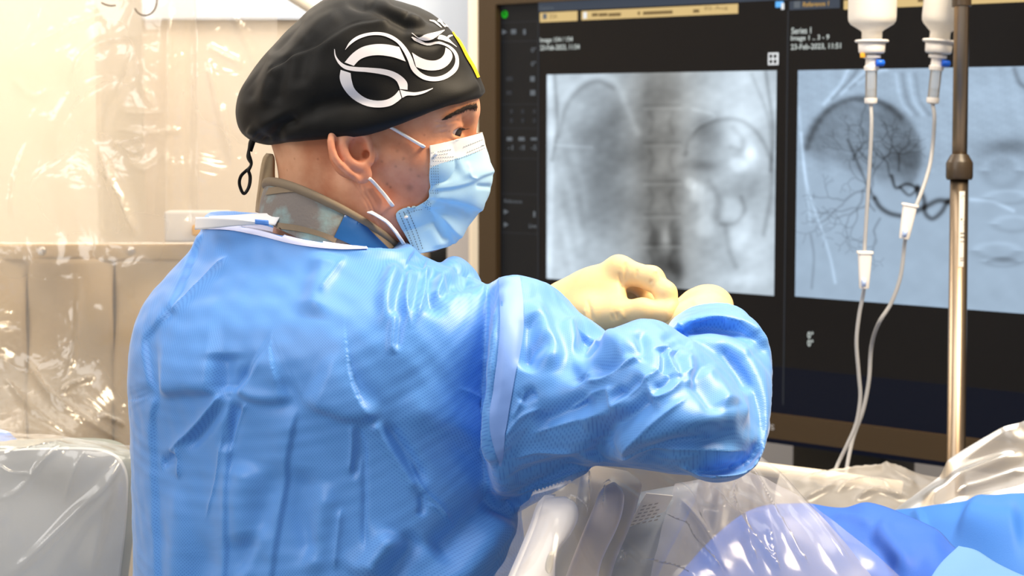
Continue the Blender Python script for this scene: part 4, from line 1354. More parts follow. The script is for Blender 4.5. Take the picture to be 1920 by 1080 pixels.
def head_sdf(p):
    q = p.copy(); q[:, 1] = np.abs(q[:, 1])
    d = sd_ell(q, (-0.004, 0, 0.050), (0.096, 0.073, 0.080))
    d = smin(d, sd_ell(q, (0.046, 0, 0.046), (0.052, 0.060, 0.048)), 0.03)
    d = smin(d, sd_ell(q, (0.036, 0, -0.020), (0.050, 0.056, 0.068)), 0.03)
    d = smin(d, sd_cap(q, (0.004, 0.049, -0.046), (0.056, 0.016, -0.070), 0.015, 0.014), 0.03)
    d = smin(d, sd_ell(q, (0.061, 0, -0.069), (0.021, 0.023, 0.018)), 0.02)
    d = smin(d, sd_cap(q, (0.020, 0.057, 0.000), (0.060, 0.043, -0.010), 0.010, 0.015), 0.025)
    d = smin(d, sd_cap(q, (0.088, 0, 0.042), (0.068, 0.046, 0.040), 0.010, 0.009), 0.02)
    # neck
    d = smin(d, sd_cap(q, (-0.026, 0, -0.005), (-0.042, 0, -0.16), 0.054, 0.058), 0.035)
    d = smin(d, sd_cap(q, (-0.012, 0.052, -0.03), (0.010, 0.022, -0.15), 0.014, 0.012), 0.02)
    # eye socket, lids
    d = smax(d, -(np.linalg.norm(q - np.array([0.090, 0.034, 0.0225]), axis=1) - 0.0148), 0.012)
    lid = np.linalg.norm(q - np.array([0.0745, 0.033, 0.0235]), axis=1) - 0.0136
    d = smin(d, lid, 0.011)
    op = sd_ell(q, (0.0855, 0.0365, 0.0212), (0.0120, 0.0165, 0.0042))
    d = smax(d, -op, 0.002)
    d = smin(d, sd_cap(q, (0.0858, 0.024, 0.0278), (0.077, 0.046, 0.0262), 0.0022, 0.0020), 0.004)
    d = smin(d, sd_cap(q, (0.0855, 0.022, 0.0155), (0.078, 0.044, 0.0150), 0.0022, 0.002), 0.006)
    # nose
    d = smin(d, sd_cap(q, (0.0905, 0, 0.022), (0.1035, 0, -0.012), 0.0065, 0.0085), 0.014)
    d = smin(d, sd_ell(q, (0.094, 0.012, -0.018), (0.011, 0.007, 0.007)), 0.008)
    # mouth
    d = smin(d, sd_cap(q, (0.083, 0, -0.039), (0.072, 0.021, -0.042), 0.006, 0.004), 0.008)
    d = smin(d, sd_cap(q, (0.082, 0, -0.048), (0.072, 0.019, -0.046), 0.007, 0.004), 0.008)
    # ears
    e = ear_sdf(q)
    return smin(d, e, 0.006)


EPTS = None


def ear_sdf(q):
    """right/left ear in head coordinates, x forward, z up; y outward"""
    out = np.full(len(q), 1.0)
    s = (q[:, 0] > -0.05) & (q[:, 0] < 0.03) & (q[:, 2] > -0.06) & (q[:, 2] < 0.06) & (q[:, 1] > 0.03)
    if not s.any(): return out
    p = q[s]
    hel = catmull([(0.002, 0.066, 0.012), (-0.004, 0.069, 0.026), (-0.018, 0.073, 0.033), (-0.029, 0.078, 0.026), (-0.0335, 0.086, 0.011), (-0.029, 0.089, -0.004), (-0.020, 0.086, -0.014), (-0.010, 0.081, -0.022)], 15)
    d = np.full(len(p), 1.0)
    for a, b in zip(hel[:-1], hel[1:]):
        d = np.minimum(d, sd_cap(p, a, b, 0.0034, 0.0034))
    anti = catmull([(-0.014, 0.072, 0.022), (-0.022, 0.080, 0.011), (-0.020, 0.083, -0.002), (-0.013, 0.082, -0.009), (-0.006, 0.079, -0.011)], 9)
    for a, b in zip(anti[:-1], anti[1:]):
        d = smin(d, sd_cap(p, a, b, 0.0036, 0.0034), 0.004)
    lobe = sd_ell(p, (-0.0045, 0.0765, -0.0175), (0.0085, 0.0045, 0.0090))
    d = smin(d, lobe, 0.006)
    # scapha sheet joining the rims, and the back of the concha
    sh = smax(sd_ell(p, (-0.016, 0.074, 0.005), (0.020, 0.0105, 0.027)), -sd_ell(p, (-0.010, 0.087, 0.004), (0.0125, 0.0145, 0.0145)), 0.004)
    d = smin(d, sh, 0.004)
    tragus = sd_cap(p, (0.003, 0.070, 0.004), (0.002, 0.0745, -0.006), 0.0045, 0.0035)
    d = smin(d, tragus, 0.004)
    hole = sd_cap(p, (-0.003, 0.080, 0.000), (0.000, 0.060, 0.001), 0.0038, 0.003)
    d = smax(d, -hole, 0.003)
    out[s] = d
    return out


def grown_head(): return None


me = sdf_mesh('head', head_sdf, (-0.125, -0.105, -0.165), (0.14, 0.105, 0.145), 0.0013)
V = h2w(get_co(me)); set_co(me, V)
N = get_no(me)
hf = [('v', 3.2, 1.6, [(655, 322), (672, 352), (690, 385), (703, 420)]), ('v', 3.0, 1.4, [(672, 338), (688, 365), (702, 392), (716, 430)]),
      ('r', 6, 1.2, [(664, 332), (682, 366), (700, 410)]), ('v', 2, 0.5, [(690, 345), (700, 365), (712, 385)]),
      ('v', 2, 0.7, [(815, 240), (838, 236)]), ('v', 2, 0.6, [(812, 228), (836, 230)]), ('v', 2, 0.6, [(820, 250), (840, 246)]),
      ('v', 2.2, 0.6, [(838, 258), (858, 265), (872, 262)]), ('v', 2, 0.5, [(836, 232), (852, 227), (868, 228)])]
for k in range(9):
    x_ = 697 + 5.5 * k
    hf.append(('v', 1.6, 0.35, [(x_ + 2, 255 + 2 * k), (x_ + 3, 285), (x_ - 2, 315 - 2 * k)]))
V = V + N * fold_disp(V, N, hf)[:, None]
set_co(me, V)
# redness that belongs to the skin itself: ears, cheeks; brow stays paler
hl = w2h(V)
tint = np.ones((len(V), 4))
ear = np.exp(-((hl[:, 0] + 0.018) ** 2 + (hl[:, 2] - 0.002) ** 2) / 0.03 ** 2) * (np.abs(hl[:, 1]) > 0.074)
ck = np.exp(-((hl[:, 0] - 0.035) ** 2 + (hl[:, 2] + 0.05) ** 2) / 0.045 ** 2)
tint[:, 1] -= 0.10 * ear + 0.16 * ck
tint[:, 2] -= 0.06 * ear + 0.12 * ck
nk = np.clip((-hl[:, 0] - 0.02) / 0.04, 0, 1)
tint[:, 0] += 0.05 * nk; tint[:, 1] += 0.10 * nk; tint[:, 2] += 0.13 * nk
x_, y_, d_ = proj(V)
for (mx_, my_, rr, k) in ((768, 352, 7, 0.35), (726, 345, 2.5, 0.4), (732, 351, 2.5, 0.4), (757, 297, 3, 0.3), (716, 303, 2.5, 0.25), (745, 283, 3, 0.25), (785, 330, 3, 0.25), (770, 318, 3, 0.2), (742, 312, 2.5, 0.25)):
    g = np.exp(-((x_ - mx_) ** 2 + (y_ - my_) ** 2) / rr ** 2) * (hl[:, 1] < 0)
    tint[:, :3] *= (1 - k * g)[:, None] * np.array([1, 1, 1])
HEAD_BVH = bvh_of(me)
ca = me.color_attributes.new('tint', 'FLOAT_COLOR', 'POINT')
ca.data.foreach_set('color', tint.astype(np.float32).ravel())

# ---- hands: joints as (pixel x, pixel y, depth)
LH = dict(wrist=(1050, 582, 1.90), palm=[((1120, 545, 1.885), 0.021)],
          thumb=[((1112, 583, 1.87), .0165), ((1152, 580, 1.862), .0140), ((1205, 575, 1.855), .0110), ((1247, 578, 1.852), .0095)],
          index=[((1160, 498, 1.885), .0125), ((1222, 513, 1.872), .0102), ((1248, 540, 1.862), .0090), ((1258, 566, 1.857), .0080)],
          middle=[((1166, 505, 1.91), .0125), ((1213, 530, 1.905), .0100), ((1222, 565, 1.895), .0090), ((1236, 598, 1.885), .0080)],
          ring=[((1166, 518, 1.935), .0120), ((1204, 543, 1.93), .0095), ((1208, 572, 1.918), .0088), ((1206, 603, 1.905), .0078)],
          little=[((1160, 530, 1.955), .0110), ((1188, 552, 1.95), .0088), ((1190, 578, 1.94), .0080), ((1180, 603, 1.925), .0070)])
RHD = dict(wrist=(1345, 600, 1.80), palm=[((1325, 572, 1.86), 0.022)],
           thumb=[((1308, 590, 1.825), .0165), ((1285, 583, 1.84), .0140), ((1268, 580, 1.85), .0115), ((1257, 582, 1.856), .0095)],
           index=[((1300, 560, 1.895), .0130), ((1278, 568, 1.905), .0105), ((1266, 580, 1.885), .0092), ((1258, 586, 1.868), .0080)],
           middle=[((1318, 552, 1.91), .0130), ((1296, 568, 1.94), .0102), ((1280, 590, 1.93), .0092), ((1266, 604, 1.905), .0080)],
           ring=[((1334, 552, 1.915), .0125), ((1318, 572, 1.95), .0098), ((1302, 594, 1.945), .0088), ((1284, 606, 1.92), .0078)],
           little=[((1345, 558, 1.905), .0110), ((1338, 580, 1.945), .0090), ((1322, 598, 1.942), .0080), ((1304, 607, 1.925), .0070)])


for k_ in ('thumb', 'index', 'middle', 'ring', 'little'):
    RHD[k_] = [((q[0], q[1], q[2] + dz_), r_) for (q, r_), dz_ in zip(RHD[k_], (0.04, 0.022, 0.008, 0.0))]
RHD['wrist'] = (1326, 600, 1.868)


def hand_sdf(H, grow, arm_to):
    H = {k: ([((q[0], q[1] + SHIFT[k0_(H)], q[2]), r) for q, r in v] if k != 'wrist' else (v[0], v[1] + SHIFT[k0_(H)] * 0.6, v[2])) for k, v in H.items()}
    w0 = P(*H['wrist'])
    ax = np.array(arm_to) - w0; ax /= np.linalg.norm(ax)
    chains = {k: [(P(*q), r + grow) for q, r in H[k]] for k in ('thumb', 'index', 'middle', 'ring', 'little')}
    def fn(p):
        d = sd_cap(p, w0 + ax * 0.055, w0, 0.027 + grow, 0.0245 + grow)
        for f in ('index', 'middle', 'ring', 'little'):
            k, r = chains[f][0]
            d = smin(d, sd_cap(p, w0 * 0.82 + k * 0.18, k, 0.018 + grow, r + 0.0015), 0.018)
        t0, tr = chains['thumb'][0]
        d = smin(d, sd_cap(p, w0 * 0.7 + t0 * 0.3, t0, 0.019 + grow, tr), 0.018)
        i0 = chains['index'][0][0]
        d = smin(d, sd_cap(p, (w0 + i0) / 2, (chains['thumb'][1][0] * 0.55 + i0 * 0.45), 0.019 + grow, 0.009), 0.016)
        for f, c in chains.items():
            e = np.full(len(p), 1.0)
            for (a, ra), (b, rb) in zip(c[:-1], c[1:]):
                e = smin(e, sd_cap(p, a, b, ra, rb), 0.005)
            for (a, ra) in c[1:-1]:
                e = smin(e, np.linalg.norm(p - a, axis=1) - ra * 0.96, 0.006)
            d = smin(d, e, 0.007 if f != 'thumb' else 0.012)
        return d
    pts = np.array([q for c in chains.values() for q, _ in c] + [w0, w0 + ax * 0.055])
    return fn, pts.min(0) - 0.045, pts.max(0) + 0.045


SHIFT = {0: 9, 1: 17}
def k0_(H): return 0 if H['wrist'][0] < 1200 else 1
L_EL = P(880, 760, 2.10); R_EL = P(1340, 780, 1.625)
GLOVE = mat('latex_glove', srgb(236, 206, 152), 0.5, 0.3, sss=(0.15, (0.01, 0.006, 0.003), 1.0), noise=(30, srgb(230, 196, 140), 0.3), bump=(160, 0.12, 0.001))
gl_me = []
for H, el, gf in ((LH, L_EL, [('v', 3, 1.2, [(1100, 560), (1108, 585), (1112, 605)]), ('c', 3, 1.3, [(1095, 575), (1098, 590), (1106, 612)]), ('v', 3, 1.5, [(1172, 488), (1173, 512), (1172, 530)]), ('v', 2.5, 1.3, [(1195, 503), (1192, 522)]),
                              ('v', 3, 1.3, [(1160, 510), (1165, 530), (1172, 542)]), ('v', 3, 1.2, [(1155, 585), (1160, 600)]), ('c', 3, 1.2, [(1163, 578), (1167, 592), (1172, 598)]), ('v', 3, 1.0, [(1146, 588), (1152, 602)]),
                              ('c', 2.5, 1.4, [(1227, 508), (1231, 511)]), ('v', 2.5, 1.2, [(1218, 532), (1222, 524)]), ('c', 4, 1, [(1060, 560), (1068, 590), (1080, 606)])]),
                  (RHD, R_EL, [('c', 3, 0.8, [(1275, 590), (1285, 580), (1300, 578)]), ('r', 6, 1, [(1300, 560), (1310, 575)])])):
    fn, lo, hi = hand_sdf(H, 0.0006, el)
    me_g = sdf_mesh('glove', fn, lo, hi, 0.0015)
    Vg = get_co(me_g); Ng = get_no(me_g)
    set_co(me_g, Vg + Ng * fold_disp(Vg, Ng, gf)[:, None])
    gl_me.append(me_g)

# ---- body: torso, arms, bare hands inside the gloves, legs (one surface, coarse where it is covered)
TC = P(600, 900, 1.80)
PSI = math.radians(32)
SH = np.array([math.cos(PSI), -math.sin(PSI), 0]); FD = np.array([math.sin(PSI), math.cos(PSI), 0])
NB = h2w((-0.042, 0, -0.13))
SL = TC - SH * 0.145; SL[2] = P(400, 630, 1.88)[2]; SR = TC + SH * 0.132 + FD * 0.02; SR[2] = P(880, 665, 1.72)[2]
HIP = np.array([TC[0], TC[1], 0.93])
fl_, lo1, hi1 = hand_sdf(LH, -0.0014, L_EL)
fr_, lo2, hi2 = hand_sdf(RHD, -0.0014, R_EL)
FT = [HIP + SH * s * 0.11 for s in (-1, 1)]


def body_sdf(p):
    chest = NB - [0, 0, 0.22] + FD * 0.0
    c = (SL + SR) / 2 - [0, 0, 0.13]
    Rm = np.stack([SH, FD, [0, 0, 1.0]], 1)
    d = sd_ell(p, c, (0.15, 0.09, 0.17), Rm)
    d = smin(d, sd_ell(p, (c + HIP) / 2, (0.135, 0.085, 0.24), Rm), 0.08)
    d = smin(d, sd_ell(p, HIP, (0.155, 0.10, 0.13), Rm), 0.06)
    d = smin(d, sd_cap(p, NB + [0, 0, 0.03], c + [0, 0, 0.10], 0.050, 0.052), 0.03)
    for s in (SL, SR):
        d = smin(d, sd_cap(p, c + [0, 0, 0.08], s, 0.045, 0.040), 0.04)
    for s, e, H in ((SL, L_EL, LH), (SR, R_EL, RHD)):
        w = P(*H['wrist'])
        d = smin(d, sd_cap(p, s, e, 0.036, 0.026), 0.03)
        d = smin(d, sd_cap(p, e, w, 0.023, 0.020), 0.02)
    for s in (0, 1):
        hp = HIP + SH * (0.085 if s else -0.085) - [0, 0, 0.05]
        kn = np.array([*(FT[s][:2] * 0.5 + hp[:2] * 0.5), 0.5]); an = np.array([*FT[s][:2], 0.085])
        d = smin(d, sd_cap(p, hp, kn, 0.08, 0.053), 0.03)
        d = smin(d, sd_cap(p, kn, an, 0.052, 0.035), 0.02)
        d = smin(d, sd_cap(p, an - [0, 0, 0.03], an + FD * 0.13 - [0, 0, 0.052], 0.036, 0.026), 0.02)
    return d


me_b = sdf_mesh('body', body_sdf, (-0.62, 1.2, 0.0), (0.5, 2.35, 1.55), 0.008)
me_h = [sdf_mesh('hand', fl_, lo1, hi1, 0.0028), sdf_mesh('hand', fr_, lo2, hi2, 0.0028)]
bmj = bmesh.new()
for q in (me, me_b, *me_h):
    bmj.from_mesh(q)
me_all = bpy.data.meshes.new('person')
bmj.to_mesh(me_all); bmj.free()
n_head = len(me.vertices)
ca = me_all.color_attributes.get('tint') or me_all.color_attributes.new('tint', 'FLOAT_COLOR', 'POINT')
full = np.ones((len(me_all.vertices), 4)); full[:n_head] = tint
ca.data.foreach_set('color', full.astype(np.float32).ravel())
man = link('person', me_all, SK, None, True)
tag(man, 'man in a blue gown, black cap and pale blue mask, seen from behind, hands together', 'person')

# shoes and trousers, below the frame
TR = mat('scrub_cloth', srgb(40, 78, 120), 0.7, 0.2)
def legs_sdf(p):
    d = np.full(len(p), 1.0)
    for s in (0, 1):
        hp = HIP + SH * (0.085 if s else -0.085) - [0, 0, 0.05]
        kn = np.array([*(FT[s][:2] * 0.5 + hp[:2] * 0.5), 0.5]); an = np.array([*FT[s][:2], 0.14])
        d = np.minimum(d, smin(sd_cap(p, hp, kn, 0.092, 0.07), sd_cap(p, kn, an, 0.07, 0.062), 0.02))
    return smin(d, sd_ell(p, HIP, (0.17, 0.115, 0.12), np.stack([SH, FD, [0, 0, 1.0]], 1)), 0.05)
link('trousers', sdf_mesh('trousers', legs_sdf, (-0.62, 1.45, 0.05), (0.2, 2.2, 1.15), 0.010), TR, man)
for s in (0, 1):
    an = np.array([*FT[s][:2], 0.0])
    def shoe(p, an=an):
        d = sd_cap(p, an + [0, 0, 0.055] - FD * 0.01, an + FD * 0.15 + [0, 0, 0.040], 0.050, 0.043)
        return smax(d, 0.004 - p[:, 2], 0.006)
    link('shoe', sdf_mesh('shoe', shoe, an + [-0.26, -0.26, -0.012], an + [0.26, 0.26, 0.16], 0.006), mat('white_clog', srgb(225, 225, 225), 0.4) if s == 0 else bpy.data.materials['white_clog'], man)

for m_, lab in zip(gl_me, (None, None)):
    link('glove', m_, GLOVE, man)

# ---- eyes and brows
EYE = mat('eye_white', srgb(228, 222, 216), 0.15, 0.5)
IRIS = mat('iris', srgb(58, 52, 52), 0.12, 0.6)
for s in (-1, 1):
    c = np.array([0.0745, 0.033 * s, 0.0235])
    look = np.array([0.80, -0.46, -0.34]); look /= np.linalg.norm(look)
    prof = []
    for a in np.linspace(0.001, math.pi - 0.001, 18):
        prof.append((0.0124 * math.sin(a), 0.0124 * math.cos(a)))
    e = MB().lathe(prof, h2w(c), RH @ look, 24).build('eye', EYE, man)
    MB().lathe([(0.0002, 0.01272), (0.003, 0.0125), (0.0058, 0.0113), (0.0062, 0.0108)], h2w(c), RH @ look, 20).build('iris', IRIS, e)
BROW = mat('brow_hair', srgb(58, 44, 36), 0.6, 0.3)
for s in (-1, 1):
    mb = MB(); r = np.random.default_rng(7)
    bc = catmull([(894, 200), (882, 201), (866, 207), (850, 214), (836, 223)], 40)
    for k in range(700):
        t = r.uniform(0, 1)
        q = bc[int(t * 39)]
        wd_ = 6.8 * (1 - t) + 2.4 * t
        b = w2h(on_surface(HEAD_BVH, q[0] + r.normal(0, 1.2), q[1] + np.clip(r.normal(0, 0.55), -1.2, 1.2) * wd_, 0.0002, 1.77))
        tip = w2h(on_surface(HEAD_BVH, q[0] - r.uniform(6, 12), q[1] + r.normal(0, 1.5) * (1 - 0.5 * t) + (3.5 * t - 2.0), r.uniform(0.0012, 0.0030), 1.77))
        if s > 0: b[1] = -b[1]; tip[1] = -tip[1]
        b, tip = h2w(b), h2w(tip)
        dn_ = tip - b; L = np.linalg.norm(dn_)
        if L > 0.016: continue
        up_ = (b - h2w((0.03, 0, 0.03))); up_ /= np.linalg.norm(up_)
        mb.tube([b, b + dn_ * 0.5 + up_ * 0.0008, tip], [0.00020, 0.00016, 0.00004], 3)
    tag(mb.build('eyebrow', BROW, man, True, False), kind='stuff')
    mb = MB()
    for k in range(40):
        a = r.uniform(-1, 1)
        b = h2w(np.array([0.0878 - 0.005 * abs(a), (0.034 + 0.011 * a) * s, 0.0252 - 0.0012 * a * a]))
        dv_ = RH @ np.array([1, 0.25 * a * s, -0.25]); dv_ /= np.linalg.norm(dv_)
        mb.tube([b, b + dv_ * 0.004, b + dv_ * 0.007 + [0, 0, 0.0016]], [0.0002, 0.00014, 0.00004], 3)
    tag(mb.build('eyelashes', BROW, man, True, False), kind='stuff')


# ================================================================== GOWN
def pring(al, ar, d, psi, ratio, e=2.3, n=96, sag=0.0):
    Aa, Bb = P(*al, d), P(*ar, d)
    c = (Aa + Bb) / 2; E = (Bb - Aa) / 2
    W = math.hypot(E[0], E[1])
    a = W / math.sqrt(math.cos(psi) ** 2 + (ratio * math.sin(psi)) ** 2)
    s = np.array([math.cos(psi), -math.sin(psi), E[2] / a]); t = np.array([math.sin(psi), math.cos(psi), sag])
    ph = np.linspace(0, 2 * math.pi, n, endpoint=False)
    cx = np.sign(np.cos(ph)) * np.abs(np.cos(ph)) ** (2 / e); sx = np.sign(np.sin(ph)) * np.abs(np.sin(ph)) ** (2 / e)
    return c + (a * cx)[:, None] * s + (a * ratio * sx)[:, None] * t


def densify(R, k):
    R = np.array(R); n, m = R.shape[:2]
    return np.array([catmull(R[:, j], n * k) for j in range(m)]).transpose(1, 0, 2)


tr = [pring((440, 438), (720, 480), 1.80, PSI, 0.50, 2.0),
      pring((404, 410), (752, 462), 1.80, PSI, 0.53, 2.0),
      pring((376, 402), (774, 458), 1.80, PSI, 0.55, 2.0),
      pring((368, 430), (795, 478), 1.80, PSI, 0.55, 2.1),
      pring((348, 475), (862, 505), 1.80, PSI, 0.54, 2.2),
      pring((303, 525), (925, 538), 1.80, PSI, 0.56, 2.3),
      pring((264, 575), (955, 580), 1.80, PSI, 0.60, 2.35),
      pring((244, 635), (966, 635), 1.80, PSI, 0.63, 2.35),
      pring((235, 720), (960, 715), 1.80, PSI, 0.63, 2.35),
      pring((235, 820), (956, 810), 1.80, PSI, 0.60, 2.3),
      pring((238, 930), (966, 925), 1.80, PSI, 0.60, 2.3),
      pring((243, 1080), (985, 1080), 1.80, PSI, 0.62, 2.3),
      pring((238, 1300), (1010, 1300), 1.80, PSI, 0.64, 2.2)]
last = tr[-1]
for z in (0.85, 0.62, 0.42):
    q = last.copy(); q[:, 2] = z
    cc = q[:, :2].mean(0); q[:, :2] = cc + (q[:, :2] - cc) * (1 + 0.12 * (0.95 - z))
    tr.append(q)
Rt = densify(tr, 6)


def sring(top, bot, d, t, tdir=(0, 1, 0), n=72, e=2.1):
    Aa, Bb = P(*top, d), P(*bot, d)
    c = (Aa + Bb) / 2; E = (Bb - Aa) / 2
    ph = np.linspace(0, 2 * math.pi, n, endpoint=False)
    cx = np.sign(np.cos(ph)) * np.abs(np.cos(ph)) ** (2 / e); sx = np.sign(np.sin(ph)) * np.abs(np.sin(ph)) ** (2 / e)
    return c + cx[:, None] * E + (t * sx)[:, None] * np.asarray(tdir, float)


TD = np.array([0.45, 0.9, 0])
ua = [sring((850, 600), (850, 860), 1.80, 0.03), sring((903, 545), (903, 900), 1.765, 0.058),
      sring((937, 521), (930, 926), 1.72, 0.078, (0.1, 0.99, 0)), sring((968, 517), (968, 925), 1.69, 0.090, (0.28, 0.95, 0)), sring((1003, 530), (1010, 906), 1.68, 0.092, TD),
      sring((1042, 572), (1058, 889), 1.67, 0.088, TD), sring((1083, 602), (1108, 873), 1.66, 0.085, TD), sring((1117, 636), (1150, 869), 1.65, 0.083, TD),
      sring((1160, 612), (1200, 873), 1.64, 0.083, TD), sring((1205, 599), (1250, 880), 1.62, 0.084, TD), sring((1240, 620), (1305, 887), 1.60, 0.084, TD),
      sring((1285, 650), (1365, 884), 1.585, 0.08, TD), sring((1330, 690), (1408, 858), 1.58, 0.07, TD), sring((1372, 730), (1428, 822), 1.58, 0.045, TD)]
TF = np.array([0.0, 0.62, 0.72])
TE = np.array([0.0, 0.98, 0.06]); TU = np.array([0.0, -0.25, 0.95])
fa = [sring((1280, 874), (1392, 872), 1.575, 0.035, TE), sring((1255, 862), (1410, 860), 1.575, 0.055, TE), sring((1240, 815), (1430, 820), 1.58, 0.066, (TE + TF) / 2), sring((1228, 765), (1442, 765), 1.605, 0.072, TF), sring((1226, 712), (1448, 705), 1.655, 0.070, TF * [1, 1, 0.7]),
      sring((1232, 676), (1446, 672), 1.695, 0.042, TU), sring((1243, 640), (1420, 626), 1.75, 0.030, TU), sring((1258, 620), (1396, 600), 1.80, 0.022, TU), sring((1284, 616), (1374, 603), 1.815, 0.013, TU)]
bmp = [sring((812, 520), (812, 600), 1.79, 0.03), sring((830, 490), (835, 620), 1.79, 0.05), sring((852, 480), (860, 640), 1.80, 0.06), sring((878, 494), (890, 650), 1.80, 0.06), sring((898, 520), (915, 640), 1.80, 0.05), sring((906, 545), (920, 600), 1.80, 0.03)]
gus = [sring((935, 800), (930, 980), 1.77, 0.05), sring((975, 820), (965, 962), 1.74, 0.055), sring((1015, 830), (1010, 934), 1.71, 0.055), sring((1060, 840), (1062, 903), 1.68, 0.045), sring((1100, 848), (1104, 880), 1.66, 0.03)]
la = [SL + [0.02, 0, 0.01], SL * .55 + L_EL * .45 + [0.0, 0.03, 0.02], L_EL + [0, 0.03, 0], L_EL * .5 + P(1030, 610, 1.93) * .5, P(1018, 606, 1.94)]

parts = []
mb = MB(); mb.loft(Rt); parts.append(mb.mesh('t'))
mb = MB(); mb.loft(densify(ua, 6)); parts.append(mb.mesh('t'))
mb = MB(); mb.loft(densify(fa, 6)); parts.append(mb.mesh('t'))
mb = MB(); mb.loft(densify(bmp, 5)); parts.append(mb.mesh('t'))
mb = MB(); mb.loft(densify(gus, 6)); parts.append(mb.mesh('t'))
mb = MB(); mb.tube(catmull(la, 40), np.concatenate([np.linspace(0.085, 0.075, 20), np.linspace(0.075, 0.036, 20)]), 32); parts.append(mb.mesh('t'))
bmj = bmesh.new()
for q in parts:
    fix_normals(q); bmj.from_mesh(q)
gm = bpy.data.meshes.new('gown'); bmj.to_mesh(gm); bmj.free()
gme = voxel(gm, 0.0024, 0)

